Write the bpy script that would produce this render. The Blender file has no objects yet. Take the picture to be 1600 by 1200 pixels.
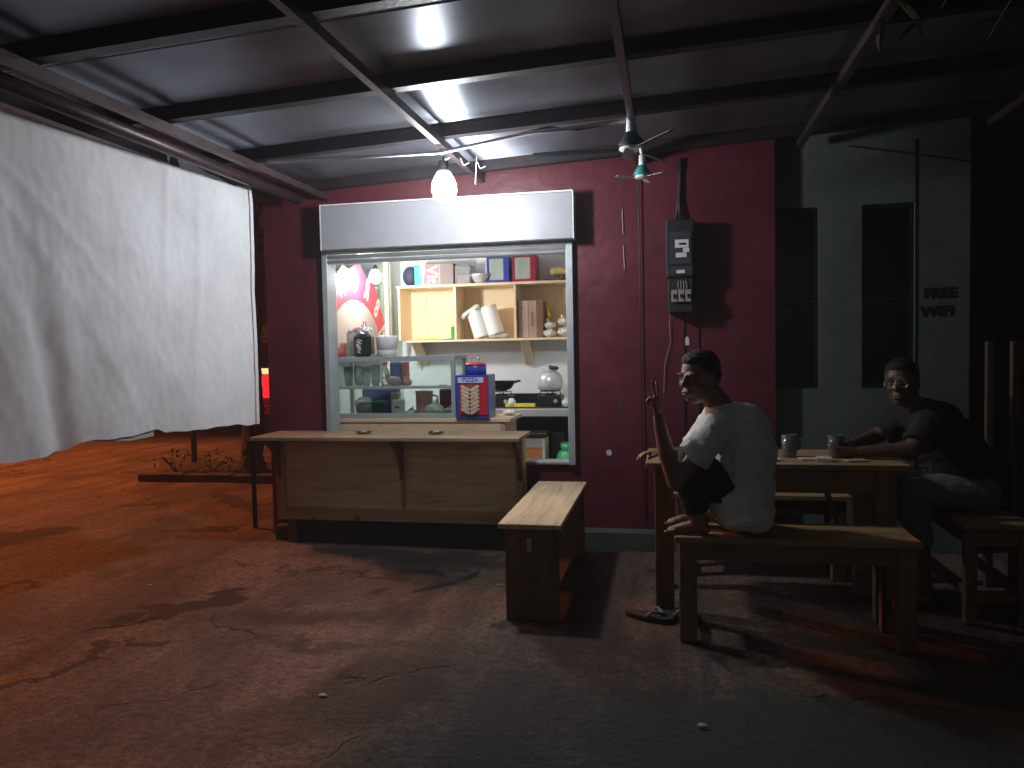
import bpy, bmesh, math, random
from mathutils import Vector, Matrix, noise
random.seed(7)
SC = bpy.context.scene
COL = SC.collection
R = math.radians
PI = math.pi

# ------------------------------------------------------------------ camera
def setup_camera():
    yaw, pitch, roll = R(11.5), R(-2.6), R(1.15)
    f = Vector((-math.sin(yaw)*math.cos(pitch), math.cos(yaw)*math.cos(pitch), math.sin(pitch)))
    r0 = Vector((math.cos(yaw), math.sin(yaw), 0)); u0 = r0.cross(f)
    r = r0*math.cos(roll) - u0*math.sin(roll); u = r.cross(f)
    cam = bpy.data.cameras.new('camera'); o = bpy.data.objects.new('camera', cam); COL.objects.link(o)
    m = Matrix((r, u, -f)).transposed().to_4x4(); m.translation = Vector((0, -5.0, 1.3))
    o.matrix_world = m
    cam.sensor_width = 36; cam.lens = 27.0; cam.clip_start = .05; cam.clip_end = 600
    SC.camera = o
setup_camera()

# ------------------------------------------------------------------ world, exposure
W = bpy.data.worlds.new('World'); SC.world = W; W.use_nodes = True
bg = W.node_tree.nodes['Background']
bg.inputs[0].default_value = (.34, .21, .20, 1); bg.inputs[1].default_value = .045      # night sky over a town
SC.view_settings.view_transform = 'Standard'; SC.view_settings.look = 'None'
SC.view_settings.exposure = 0; SC.view_settings.gamma = 1; SC.view_settings.use_curve_mapping = False
SC.cycles.use_denoising = True
SC.cycles.max_bounces = 8; SC.cycles.sample_clamp_indirect = 6
BULB_OUT = 325.0      # radiance of the bare bulb under the canopy
BULB_IN = 520.0       # radiance of the bulb inside the kiosk
STREET_W = 1650.0     # sodium street lamp beyond the cloth
GLOW_HAZE = .0065          # density of the added volume that makes a glow round the bulb
YARD_W = 46.0        # greenish lamp of the house across the yard (behind the camera)

# ------------------------------------------------------------------ materials
def nodes(m):
    m.use_nodes = True
    return m.node_tree.nodes, m.node_tree.links
MATS = {}
def mat(name, col, rough=.6, metal=0, var=.15, vs=6, bump=.1, bs=60, stretch=(1,1,1), spec=.5, trans=0, aniso=0, dirt=0, dcol=(.03,.025,.02), em=None, es=0, alpha=1, col2=None, ior=1.45, sheen=0):
    if name in MATS: return MATS[name]
    m = bpy.data.materials.new(name); n, l = nodes(m); b = n['Principled BSDF']
    b.inputs['Roughness'].default_value = rough; b.inputs['Metallic'].default_value = metal
    b.inputs['Specular IOR Level'].default_value = spec; b.inputs['IOR'].default_value = ior
    b.inputs['Transmission Weight'].default_value = trans; b.inputs['Alpha'].default_value = alpha
    if sheen: b.inputs['Sheen Weight'].default_value = sheen
    if aniso: b.inputs['Anisotropic'].default_value = aniso
    tc = n.new('ShaderNodeTexCoord'); mp = n.new('ShaderNodeMapping'); mp.inputs['Scale'].default_value = stretch
    l.new(tc.outputs['Object'], mp.inputs[0])
    nz = n.new('ShaderNodeTexNoise'); nz.inputs['Scale'].default_value = vs; nz.inputs['Detail'].default_value = 6; nz.inputs['Roughness'].default_value = .6
    l.new(mp.outputs[0], nz.inputs['Vector'])
    cr = n.new('ShaderNodeValToRGB'); c = col; d = col2 or tuple(x*(1-var) for x in c)
    up = tuple(min(1, x*(1+var*.6)) for x in c)
    cr.color_ramp.elements[0].position = .3; cr.color_ramp.elements[0].color = (*d, 1)
    cr.color_ramp.elements[1].position = .7; cr.color_ramp.elements[1].color = (*up, 1)
    l.new(nz.outputs[0], cr.inputs[0]); out = cr.outputs[0]
    if dirt:
        n2 = n.new('ShaderNodeTexNoise'); n2.inputs['Scale'].default_value = 2.3; n2.inputs['Detail'].default_value = 9; n2.inputs['Roughness'].default_value = .7
        l.new(tc.outputs['Object'], n2.inputs['Vector'])
        r2 = n.new('ShaderNodeMapRange'); r2.inputs[1].default_value = .5; r2.inputs[2].default_value = .75; r2.inputs[4].default_value = dirt
        l.new(n2.outputs[0], r2.inputs[0])
        mx = n.new('ShaderNodeMix'); mx.data_type = 'RGBA'; l.new(r2.outputs[0], mx.inputs[0]); l.new(out, mx.inputs[6]); mx.inputs[7].default_value = (*dcol, 1)
        out = mx.outputs[2]
    l.new(out, b.inputs['Base Color'])
    if bump:
        n3 = n.new('ShaderNodeTexNoise'); n3.inputs['Scale'].default_value = bs; n3.inputs['Detail'].default_value = 4
        l.new(mp.outputs[0], n3.inputs['Vector'])
        bp = n.new('ShaderNodeBump'); bp.inputs['Strength'].default_value = bump; bp.inputs['Distance'].default_value = .01
        l.new(n3.outputs[0], bp.inputs['Height']); l.new(bp.outputs[0], b.inputs['Normal'])
        rr = n.new('ShaderNodeMapRange'); rr.inputs[3].default_value = max(0, rough-.08); rr.inputs[4].default_value = min(1, rough+.08)
        l.new(nz.outputs[0], rr.inputs[0]); l.new(rr.outputs[0], b.inputs['Roughness'])
    if em: b.inputs['Emission Color'].default_value = (*em, 1); b.inputs['Emission Strength'].default_value = es
    MATS[name] = m
    return m
def wood(name, col, axis, rough=.6, knots=True):
    """pine boards: long grain along one axis, darker knots"""
    if name in MATS: return MATS[name]
    m = bpy.data.materials.new(name); n, l = nodes(m); b = n['Principled BSDF']; b.inputs['Roughness'].default_value = rough
    tc = n.new('ShaderNodeTexCoord'); mp = n.new('ShaderNodeMapping')
    s = [9, 9, 9]; s['xyz'.index(axis)] = .7; mp.inputs['Scale'].default_value = s
    l.new(tc.outputs['Object'], mp.inputs[0])
    nz = n.new('ShaderNodeTexNoise'); nz.inputs['Scale'].default_value = 2.4; nz.inputs['Detail'].default_value = 8; nz.inputs['Roughness'].default_value = .65; nz.inputs['Distortion'].default_value = .7
    l.new(mp.outputs[0], nz.inputs['Vector'])
    cr = n.new('ShaderNodeValToRGB'); e = cr.color_ramp.elements
    e[0].position = .3; e[0].color = (*[x*.5 for x in col], 1); e[1].position = .68; e[1].color = (*[min(1, x*1.12) for x in col], 1)
    k = e.new(.47); k.color = (*[x*.88 for x in col], 1)
    l.new(nz.outputs[0], cr.inputs[0]); out = cr.outputs[0]
    n2 = n.new('ShaderNodeTexNoise'); n2.inputs['Scale'].default_value = 3; n2.inputs['Detail'].default_value = 8; l.new(tc.outputs['Object'], n2.inputs['Vector'])
    r2 = n.new('ShaderNodeMapRange'); r2.inputs[1].default_value = .48; r2.inputs[2].default_value = .72; r2.inputs[4].default_value = .55; l.new(n2.outputs[0], r2.inputs[0])
    mx = n.new('ShaderNodeMix'); mx.data_type = 'RGBA'; l.new(r2.outputs[0], mx.inputs[0]); l.new(out, mx.inputs[6]); mx.inputs[7].default_value = (*[x*.55 for x in col], 1); out = mx.outputs[2]
    if knots:
        v = n.new('ShaderNodeTexVoronoi'); v.inputs['Scale'].default_value = 4.5; v.inputs['Randomness'].default_value = 1
        l.new(tc.outputs['Object'], v.inputs['Vector'])
        r3 = n.new('ShaderNodeMapRange'); r3.inputs[1].default_value = .05; r3.inputs[2].default_value = .13; r3.inputs[3].default_value = .85; r3.inputs[4].default_value = 0
        l.new(v.outputs['Distance'], r3.inputs[0])
        m2 = n.new('ShaderNodeMix'); m2.data_type = 'RGBA'; l.new(r3.outputs[0], m2.inputs[0]); l.new(out, m2.inputs[6]); m2.inputs[7].default_value = (*[x*.22 for x in col], 1); out = m2.outputs[2]
    l.new(out, b.inputs['Base Color'])
    bp = n.new('ShaderNodeBump'); bp.inputs['Strength'].default_value = .25; bp.inputs['Distance'].default_value = .004
    l.new(nz.outputs[0], bp.inputs['Height']); l.new(bp.outputs[0], b.inputs['Normal'])
    MATS[name] = m
    return m
def glass(name, col=(.9, .97, .95), rough=.02, mixf=.12):
    """thin pane: mostly clear, a little mirror"""
    if name in MATS: return MATS[name]
    m = bpy.data.materials.new(name); n, l = nodes(m)
    for x in list(n):
        if x.type == 'BSDF_PRINCIPLED': n.remove(x)
    t = n.new('ShaderNodeBsdfTransparent'); t.inputs[0].default_value = (*col, 1)
    g = n.new('ShaderNodeBsdfGlossy'); g.inputs['Roughness'].default_value = rough
    fr = n.new('ShaderNodeLayerWeight'); fr.inputs[0].default_value = .35
    ad = n.new('ShaderNodeMath'); ad.operation = 'MULTIPLY_ADD'; l.new(fr.outputs['Fresnel'], ad.inputs[0]); ad.inputs[1].default_value = .6; ad.inputs[2].default_value = mixf*.4; ad.use_clamp = True
    mx = n.new('ShaderNodeMixShader'); l.new(ad.outputs[0], mx.inputs[0]); l.new(t.outputs[0], mx.inputs[1]); l.new(g.outputs[0], mx.inputs[2])
    l.new(mx.outputs[0], n['Material Output'].inputs[0])
    MATS[name] = m
    return m
def emit(name, col, s):
    m = bpy.data.materials.new(name); n, l = nodes(m); n.remove(n['Principled BSDF'])
    e = n.new('ShaderNodeEmission'); e.inputs[0].default_value = (*col, 1); e.inputs[1].default_value = s
    l.new(e.outputs[0], n['Material Output'].inputs[0]); MATS[name] = m
    return m

# ------------------------------------------------------------------ mesh builder
WL = {}
class MB:
    def __init__(s): s.v = []; s.f = []
    def add(s, vs, fs):
        k = len(s.v); s.v += [tuple(v) for v in vs]; s.f += [tuple(i+k for i in f) for f in fs]; return s
    def box(s, x0, x1, y0, y1, z0, z1, rz=0, about=None, rx=0, ry=0):
        vs = [Vector((x, y, z)) for z in (z0, z1) for y in (y0, y1) for x in (x0, x1)]
        if rz or rx or ry:
            c = Vector(about) if about else Vector(((x0+x1)/2, (y0+y1)/2, (z0+z1)/2))
            M = Matrix.Rotation(rz, 3, 'Z') @ Matrix.Rotation(ry, 3, 'Y') @ Matrix.Rotation(rx, 3, 'X')
            vs = [c + M @ (v-c) for v in vs]
        return s.add(vs, [(0,2,3,1), (4,5,7,6), (0,1,5,4), (2,6,7,3), (0,4,6,2), (1,3,7,5)])
    def tube(s, pts, rs, n=10, cap=True, sq=1.0):
        pts = [Vector(p) for p in pts]
        if not isinstance(rs, (list, tuple)): rs = [rs]*len(pts)
        vs = []; fs = []; up = None
        for i, p in enumerate(pts):
            d = (pts[min(i+1, len(pts)-1)] - pts[max(i-1, 0)]).normalized()
            if up is None: up = d.orthogonal().normalized()
            else: up = (up - d*up.dot(d)).normalized()
            sd = d.cross(up)
            for k in range(n):
                a = 2*PI*k/n; vs.append(p + (up*math.cos(a) + sd*math.sin(a)*sq)*rs[i])
        for i in range(len(pts)-1):
            for k in range(n):
                a, b = i*n+k, i*n+(k+1) % n; fs.append((a, b, b+n, a+n))
        if cap: fs.append(tuple(range(n))[::-1]); fs.append(tuple((len(pts)-1)*n+k for k in range(n)))
        return s.add(vs, fs)
    def lathe(s, prof, c=(0,0,0), n=20, M=None):
        c = Vector(c); vs = []; fs = []
        for r, z in prof:
            for k in range(n):
                a = 2*PI*k/n; v = Vector((r*math.cos(a), r*math.sin(a), z)); vs.append(c + (M @ v if M else v))
        for i in range(len(prof)-1):
            for k in range(n):
                a, b = i*n+k, i*n+(k+1) % n; fs.append((a, b, b+n, a+n))
        if prof[0][0] > 1e-5: fs.append(tuple(range(n))[::-1])
        if prof[-1][0] > 1e-5: fs.append(tuple((len(prof)-1)*n+k for k in range(n)))
        return s.add(vs, fs)
    def ell(s, c, r, M=None, n=14, h=10):
        if not isinstance(r, (tuple, list)): r = (r, r, r)
        c = Vector(c); vs = []; fs = []
        for i in range(h+1):
            t = PI*i/h
            for k in range(n):
                a = 2*PI*k/n; v = Vector((r[0]*math.sin(t)*math.cos(a), r[1]*math.sin(t)*math.sin(a), -r[2]*math.cos(t)))
                vs.append(c + (M @ v if M else v))
        for i in range(h):
            for k in range(n):
                a, b = i*n+k, i*n+(k+1) % n; fs.append((a, b, b+n, a+n))
        return s.add(vs, fs)
    def limb(s, a, b, ra, rb, n=14):
        a, b = Vector(a), Vector(b); d = (b-a).normalized()
        pts = []; rs = []
        for t in (.0, .3, .6, .85): pts.append(a - d*ra*math.cos(t*PI/2)); rs.append(max(.001, ra*math.sin(t*PI/2)))
        pts.append(a); rs.append(ra); pts.append(b); rs.append(rb)
        for t in (.85, .6, .3, .0): pts.append(b + d*rb*math.cos(t*PI/2)); rs.append(max(.001, rb*math.sin(t*PI/2)))
        return s.tube(pts, rs, n)
    def prism(s, poly, a, b, axis='y'):
        """poly in the two other axes, extruded from a to b"""
        def mk(p, t):
            return {'y': (p[0], t, p[1]), 'x': (t, p[0], p[1]), 'z': (p[0], p[1], t)}[axis]
        n = len(poly); vs = [mk(p, a) for p in poly] + [mk(p, b) for p in poly]
        return s.add(vs, [tuple(range(n)), tuple(range(n, 2*n))[::-1]] + [(i, (i+1) % n + 0, (i+1) % n + n, i+n)[::-1] for i in range(n)])
    def grid(s, fn, nu, nv):
        vs = [fn(i/nu, j/nv) for j in range(nv+1) for i in range(nu+1)]
        return s.add(vs, [(j*(nu+1)+i, j*(nu+1)+i+1, (j+1)*(nu+1)+i+1, (j+1)*(nu+1)+i) for j in range(nv) for i in range(nu)])
    def mesh_of(s, name, off, merge=True):
        me = bpy.data.meshes.new(name); me.from_pydata([Vector(v)-off for v in s.v], [], s.f)
        bm = bmesh.new(); bm.from_mesh(me)
        if merge: bmesh.ops.remove_doubles(bm, verts=bm.verts, dist=1e-5)
        bmesh.ops.recalc_face_normals(bm, faces=bm.faces)
        bm.to_mesh(me); bm.free()
        return me
    def obj(s, name, m, parent=None, bevel=0, smooth=False, voxel=0, sm=0, disp=None, solid=0, label=None, loc=None, subd=0):
        off = WL[parent.name] if parent else Vector(loc or (0, 0, 0))
        me = s.mesh_of(name, off)
        if bevel:
            bm = bmesh.new(); bm.from_mesh(me)
            ed = [e for e in bm.edges if len(e.link_faces) == 2 and e.calc_face_angle(0) > .5]
            bmesh.ops.bevel(bm, geom=ed, offset=bevel, segments=1, affect='EDGES', clamp_overlap=True)
            bm.to_mesh(me); bm.free()
        o = bpy.data.objects.new(name, me); COL.objects.link(o)
        me.materials.append(m if not isinstance(m, str) else MATS[m])
        if parent: o.parent = parent; WL[o.name] = off
        else: o.location = off; WL[o.name] = off.copy()
        if smooth: me.polygons.foreach_set('use_smooth', [True]*len(me.polygons))
        if voxel:
            md = o.modifiers.new('r', 'REMESH'); md.mode = 'VOXEL'; md.voxel_size = voxel; md.use_smooth_shade = True
            if sm: q = o.modifiers.new('s', 'SMOOTH'); q.factor = .6; q.iterations = sm
            if disp:
                t = bpy.data.textures.new('wrinkle', 'CLOUDS'); t.noise_scale = disp[1]; t.noise_depth = 2
                q = o.modifiers.new('d', 'DISPLACE'); q.texture = t; q.strength = disp[0]; q.mid_level = .5; q.texture_coords = 'LOCAL'
            dg = bpy.context.evaluated_depsgraph_get(); ev = o.evaluated_get(dg)
            nm = bpy.data.meshes.new_from_object(ev); o.modifiers.clear(); old = o.data; o.data = nm; nm.name = name
            bpy.data.meshes.remove(old)
            nm.polygons.foreach_set('use_smooth', [True]*len(nm.polygons))
        if solid: q = o.modifiers.new('t', 'SOLIDIFY'); q.thickness = solid
        if subd: q = o.modifiers.new('u', 'SUBSURF'); q.levels = subd; q.render_levels = subd
        if label: o['label'] = label
        return o
def thing(name, label, cat, loc=(0,0,0), group=None):
    o = bpy.data.objects.new(name, None); COL.objects.link(o); o.location = loc
    o['label'] = label; o['category'] = cat
    if group: o['group'] = group
    o.empty_display_size = .1
    WL[o.name] = Vector(loc); return o
def tag(o, label, cat, group=None):
    o['label'] = label; o['category'] = cat
    if group: o['group'] = group
    return o
def struct(o, kind='structure'):
    o['kind'] = kind; return o
def dup(root, loc, rz=None, label=None):
    c = root.copy(); COL.objects.link(c); c.location = loc
    if rz is not None: c.rotation_euler.z = rz
    if label: c['label'] = label
    def rec(a, b):
        for ch in list(a.children):
            d = ch.copy(); COL.objects.link(d); d.parent = b; rec(ch, d)
    rec(root, c)
    return c
def B(*a, **k): return MB().box(*a, **k)
def text_mb(txt, size, M, extrude=.001, bold=0, sx=1, align='CENTER'):
    cu = bpy.data.curves.new('t', 'FONT'); cu.body = txt; cu.size = size; cu.extrude = extrude; cu.align_x = align; cu.align_y = 'CENTER'; cu.offset = bold; cu.resolution_u = 3
    o = bpy.data.objects.new('t', cu); COL.objects.link(o)
    me = bpy.data.meshes.new_from_object(o.evaluated_get(bpy.context.evaluated_depsgraph_get()))
    b = MB(); b.add([M @ Vector((v.co.x*sx, v.co.y, v.co.z)) for v in me.vertices], [tuple(p.vertices) for p in me.polygons])
    bpy.data.objects.remove(o); bpy.data.curves.remove(cu); bpy.data.meshes.remove(me)
    return b
def facing(x, y, z, rot=0):
    """text plane facing -Y (toward the yard), rot in its own plane"""
    return Matrix.Translation((x, y, z)) @ Matrix.Rotation(R(90), 4, 'X') @ Matrix.Rotation(rot, 4, 'Z')

# ------------------------------------------------------------------ palette
def red_wall_mat():
    m = mat('red_paint', (.118, .019, .029), rough=.42, var=.35, vs=2.2, bump=.6, bs=9, dirt=.8, dcol=(.055, .014, .02))
    return m
red_wall_mat()
mat('dark_red_plinth', (.07,.085,.08), .8, bump=.5, dirt=.5)
mat('grey_paint', (.105,.132,.124), .7, var=.2, vs=4, bump=.3, bs=30, dirt=.6, dcol=(.07,.09,.08))
mat('dark_band', (.03,.034,.033), .7, bump=.3)
mat('white_wall', (.74,.78,.77), .7, var=.06, bump=.15, dirt=.15, dcol=(.5,.5,.48))
mat('room_floor', (.22,.2,.18), .6, dirt=.5)
mat('header_paint', (.30,.305,.33), .38, metal=.0, var=.06, bump=.08, bs=12, dirt=.12, dcol=(.22,.22,.23))
mat('header_edge', (.75,.75,.76), .35, bump=.2, dirt=.5, dcol=(.3,.3,.3))
mat('aluminium', (.50,.52,.55), .38, metal=.75, var=.1, bump=.05)
mat('frame_grey', (.42,.46,.48), .45, metal=.3, var=.12, bump=.05)
mat('cabinet_grey', (.28,.32,.33), .45, metal=.1, var=.12, bump=.05)
mat('steel_dark', (.018,.014,.018), .5, metal=.3, var=.3, bump=.2, dirt=.6, dcol=(.06,.03,.02))
mat('steel_primer', (.062,.038,.042), .4, metal=.35, var=.3, bump=.2, dirt=.6, dcol=(.05,.03,.03))
mat('bark', (.06,.045,.035), .9, bump=1, bs=18, stretch=(1,1,.3), var=.4)
mat('leaf', (.035,.06,.02), .5, var=.4, vs=20)
mat('leaf_dry', (.10,.11,.04), .5, var=.4, vs=20)
mat('black_plastic', (.012,.013,.014), .4, var=.1, bump=.02)
mat('meter_black', (.02,.022,.024), .5, var=.2, bump=.03)
mat('meter_glass', (.05,.055,.06), .2, var=.1, bump=0)
mat('label_white', (.62,.63,.62), .5, var=.05, bump=0)
mat('breaker_grey', (.30,.27,.25), .5, var=.1, bump=0)
mat('cable', (.02,.018,.02), .5, bump=0)
mat('wire_pale', (.35,.25,.25), .5, bump=0)
mat('plaster_white', (.7,.7,.7), .6, bump=0)
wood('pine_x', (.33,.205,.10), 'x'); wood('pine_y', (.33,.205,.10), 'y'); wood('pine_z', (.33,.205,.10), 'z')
wood('pale_top', (.66,.50,.31), 'y', .5); 
wood('ply', (.80,.63,.36), 'x', .55, False); wood('counter_top', (.33,.23,.15), 'x', .5)
wood('light_pine_x', (.52,.34,.19), 'x'); wood('light_pine_z', (.52,.34,.19), 'z')
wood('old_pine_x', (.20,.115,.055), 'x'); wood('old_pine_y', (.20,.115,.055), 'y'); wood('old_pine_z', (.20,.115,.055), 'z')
mat('rack_wood', (.085,.05,.03), .7, bump=.2, bs=20); mat('bracket_wood', (.15,.07,.035), .6, bump=.2, bs=20)
mat('shelf_wood', (.84,.66,.43), .5, var=.07, vs=4, bump=.05)
mat('shelf_back', (.90,.74,.48), .55, var=.05, vs=4, bump=.05)
mat('beige_board', (.60,.45,.29), .5, var=.06, bump=.05)
mat('brass', (.35,.22,.07), .25, metal=1, var=.1, bump=0)
mat('concrete', (.38,.38,.37), .85, var=.2, bump=.6, dirt=.6, dcol=(.18,.18,.17))
mat('shirt_white', (.62,.68,.66), .85, var=.08, vs=8, bump=.3, bs=140, sheen=.2)
mat('shirt_black', (.010,.010,.012), .9, var=.1, bump=.2, bs=120)
mat('shorts_dark', (.012,.013,.016), .9, var=.1, bump=.3, bs=120)
mat('trousers_grey', (.13,.145,.14), .9, var=.2, bump=.3, bs=120)
mat('skin', (.20,.105,.075), .5, var=.12, vs=14, bump=.12, bs=120)
mat('skin2', (.115,.06,.045), .5, var=.12, vs=14, bump=.12, bs=120)
mat('hair', (.006,.005,.005), .6, var=.2, bump=.8, bs=220)
mat('lip', (.24,.11,.09), .45, bump=0); mat('eye_white', (.30,.27,.25), .3, bump=0); mat('eye_dark', (.01,.008,.007), .2, bump=0)
mat('rubber', (.03,.028,.03), .7); mat('rubber_pale', (.22,.19,.18), .6)
mat('blue_paint', (.02,.045,.32), .35, var=.1, bump=.03); mat('red_gloss', (.42,.012,.03), .35, var=.1, bump=.03)
mat('maroon_gloss', (.28,.012,.03), .35, var=.1, bump=.03)
mat('pale_blue', (.42,.48,.66), .5, bump=0); mat('navy', (.03,.035,.08), .6, bump=.6, bs=30)
mat('teal', (.05,.50,.42), .5, var=.05, bump=0); mat('box_green_grey', (.45,.5,.38), .5, bump=0); mat('box_red', (.72,.16,.19), .5, var=.05, bump=0)
mat('box_side', (.25,.21,.19), .7, bump=.1); mat('letter_pale', (.85,.62,.55), .5, bump=0)
mat('cardboard', (.42,.29,.22), .8, var=.08, bump=.2); mat('cardboard_dark', (.20,.11,.06), .8, bump=.2)
mat('tape', (.5,.38,.3), .2, bump=0); mat('print_brown', (.26,.15,.12), .8, bump=0)
mat('white_plastic', (.78,.79,.80), .35, var=.04, bump=.05); mat('paper_white', (.86,.87,.86), .8, var=.03, bump=.2, bs=40)
mat('bag_white', (.72,.70,.62), .3, var=.1, bump=.8, bs=22); mat('yellow', (.80,.72,.03), .5, bump=.1)
mat('green_box', (.02,.30,.06), .4, bump=0); mat('krupuk', (.52,.38,.28), .8, var=.25, vs=30, bump=.6, bs=60)
mat('clear_plastic', (.75,.78,.78), .25, trans=.75, bump=.1, bs=12); mat('foil', (.75,.76,.78), .22, metal=.9, bump=1, bs=35)
mat('black_bag', (.012,.012,.014), .25, bump=.6, bs=14); mat('coffee', (.025,.012,.008), .2, bump=0)
mat('drink_glass', (.6,.65,.62), .1, trans=.85, bump=0); mat('pink', (.75,.36,.36), .4, bump=.05); mat('hot_pink', (.85,.08,.2), .4, bump=0)
mat('blue_bag', (.02,.10,.38), .4, bump=.5, bs=18); mat('dark_green', (.01,.16,.11), .4, bump=0)
mat('cast_black', (.012,.012,.013), .45, metal=.4, bump=.2); mat('kettle', (.62,.64,.65), .3, metal=.3, bump=0)
mat('gas_green', (.02,.34,.12), .4, var=.1, bump=.1); mat('orange_box', (.50,.20,.05), .6, bump=.1); mat('dark_slate', (.05,.055,.065), .7, dirt=.5)
mat('fan_teal', (.03,.30,.27), .4, bump=0); mat('fan_dark', (.015,.035,.04), .6, bump=0); mat('blade', (.42,.36,.36), .5, bump=0)
mat('vinyl_red', (.62,.03,.06), .4, bump=0); mat('vinyl_beige', (.32,.25,.21), .5, bump=0, var=.05); mat('vinyl_white', (.85,.55,.52), .4, bump=0)
mat('curtain_cream', (.62,.60,.48), .7, bump=.1); mat('car_red', (.45,.01,.015), .25, metal=.2, var=.02, bump=0)
mat('car_glass', (.01,.01,.012), .08, bump=0); mat('chrome', (.7,.7,.7), .12, metal=1, bump=0); mat('plate_yellow', (.75,.5,.05), .4, bump=0)
mat('banner_red', (.35,.02,.03), .6, var=.2, bump=.1); mat('banner_cream', (.55,.35,.25), .6, bump=.1); mat('shop_dark', (.03,.025,.025), .8, dirt=.5)
mat('board_white', (.40,.36,.36), .6, bump=.1, dirt=.4); mat('stopper_red', (.2,.01,.01), .5, bump=0)
mat('litter', (.30,.28,.22), .6, bump=0); mat('cigarette_white', (.6,.6,.55), .5, bump=0)
glass('pane'); glass('dark_pane', (.10,.11,.11), .35, .05)

STAINS_AND_SHADE = [((.55, -2.85, 1.55, .85, .28, .22, .92), (.030, .046, .036)), ((3.2, -3.0, 2.0, .6, .1, .3, .6), (.040, .050, .042)),  # first two entries: darker, greenish ground patches
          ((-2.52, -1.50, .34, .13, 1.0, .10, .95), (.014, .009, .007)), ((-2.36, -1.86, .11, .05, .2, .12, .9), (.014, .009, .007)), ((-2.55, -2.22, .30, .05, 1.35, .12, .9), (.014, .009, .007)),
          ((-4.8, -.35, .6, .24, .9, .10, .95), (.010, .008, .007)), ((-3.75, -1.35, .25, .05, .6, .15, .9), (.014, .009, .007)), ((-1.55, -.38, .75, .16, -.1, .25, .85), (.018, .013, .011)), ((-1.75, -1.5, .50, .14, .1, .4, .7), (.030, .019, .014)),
          ((-1.6, -1.85, .35, .07, .1, .4, .7), (.030, .019, .014)), ((-1.15, -2.3, .22, .50, -.5, .35, .7), (.034, .021, .016)), ((-3.35, .12, .30, .06, .3, .2, .85), (.016, .011, .009)), ((-3.7, 1.1, .8, .10, -.8, .35, .8), (.022, .014, .010)), ((-2.0, -.75, .9, .02, -.12, .5, .9), (.012, .009, .008))]  # long diagonal streak by the planting bed is a painted plant shadow
def ground_mat():
    m = bpy.data.materials.new('ground_concrete'); n, l = nodes(m); b = n['Principled BSDF']
    tc = n.new('ShaderNodeTexCoord')
    def noise_(scale, det, st=(1,1,1), rot=0, dist=0, rg=.6):
        mp = n.new('ShaderNodeMapping'); mp.inputs['Scale'].default_value = st; mp.inputs['Rotation'].default_value[2] = rot
        l.new(tc.outputs['Object'], mp.inputs[0])
        q = n.new('ShaderNodeTexNoise'); q.inputs['Scale'].default_value = scale; q.inputs['Detail'].default_value = det; q.inputs['Distortion'].default_value = dist; q.inputs['Roughness'].default_value = rg
        l.new(mp.outputs[0], q.inputs['Vector']); return q.outputs[0]
    def rng(i, a, b_, c, d):
        q = n.new('ShaderNodeMapRange'); q.inputs[1].default_value = a; q.inputs[2].default_value = b_; q.inputs[3].default_value = c; q.inputs[4].default_value = d
        l.new(i, q.inputs[0]); return q.outputs[0]
    def mix(f, a, c):
        q = n.new('ShaderNodeMix'); q.data_type = 'RGBA'; l.new(f, q.inputs[0])
        for s, i in ((a, 6), (c, 7)):
            if isinstance(s, tuple): q.inputs[i].default_value = (*s, 1)
            else: l.new(s, q.inputs[i])
        return q.outputs[2]
    big = noise_(.9, 8, rg=.65, dist=.4); streak = noise_(1.1, 9, (3.2, .35, 1), R(-32), .6, .7); fine = noise_(28, 8, rg=.7)
    mid = noise_(2.6, 8, (1, .6, 1), R(20), .8)
    c = mix(rng(big, .36, .64, 0, 1), (.105, .062, .043), (.37, .225, .158))
    c = mix(rng(streak, .50, .66, 0, .85), c, (.055, .034, .026))
    c = mix(rng(streak, .30, .46, .7, 0), c, (.42, .25, .175))
    c = mix(rng(fine, .42, .60, 0, .65), c, (.05, .036, .03))
    grit = noise_(95, 4, rg=.75); c = mix(rng(grit, .50, .62, 0, .55), c, (.03, .022, .018)); c = mix(rng(grit, .30, .40, .45, 0), c, (.50, .38, .30))
    st = rng(mid, .60, .66, 0, .82)
    c = mix(st, c, (.022, .014, .011))
    # damp stains, dark and greenish patches and a plant shadow, all painted as blobs
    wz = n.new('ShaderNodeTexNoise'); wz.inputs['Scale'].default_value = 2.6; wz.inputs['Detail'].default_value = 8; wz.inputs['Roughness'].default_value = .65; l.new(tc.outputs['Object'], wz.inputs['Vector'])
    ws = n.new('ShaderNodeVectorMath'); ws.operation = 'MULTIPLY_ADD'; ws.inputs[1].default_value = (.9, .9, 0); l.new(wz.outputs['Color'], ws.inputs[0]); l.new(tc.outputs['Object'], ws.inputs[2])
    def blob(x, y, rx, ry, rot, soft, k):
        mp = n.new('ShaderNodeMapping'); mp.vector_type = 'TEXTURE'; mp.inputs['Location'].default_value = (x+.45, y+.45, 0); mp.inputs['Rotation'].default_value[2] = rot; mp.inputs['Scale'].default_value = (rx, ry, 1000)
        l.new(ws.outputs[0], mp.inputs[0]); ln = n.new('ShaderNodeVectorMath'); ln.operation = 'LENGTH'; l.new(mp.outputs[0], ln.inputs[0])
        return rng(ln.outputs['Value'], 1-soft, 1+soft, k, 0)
    for args, colr in STAINS_AND_SHADE: c = mix(blob(*args), c, colr)
    # cracks between old pours
    mp = n.new('ShaderNodeMapping'); mp.inputs['Scale'].default_value = (.55, .5, .5); mp.inputs['Location'].default_value = (.2, .35, 0)
    wn = n.new('ShaderNodeTexNoise'); wn.inputs['Scale'].default_value = 2.2; wn.inputs['Detail'].default_value = 9; l.new(tc.outputs['Object'], wn.inputs['Vector'])
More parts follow.
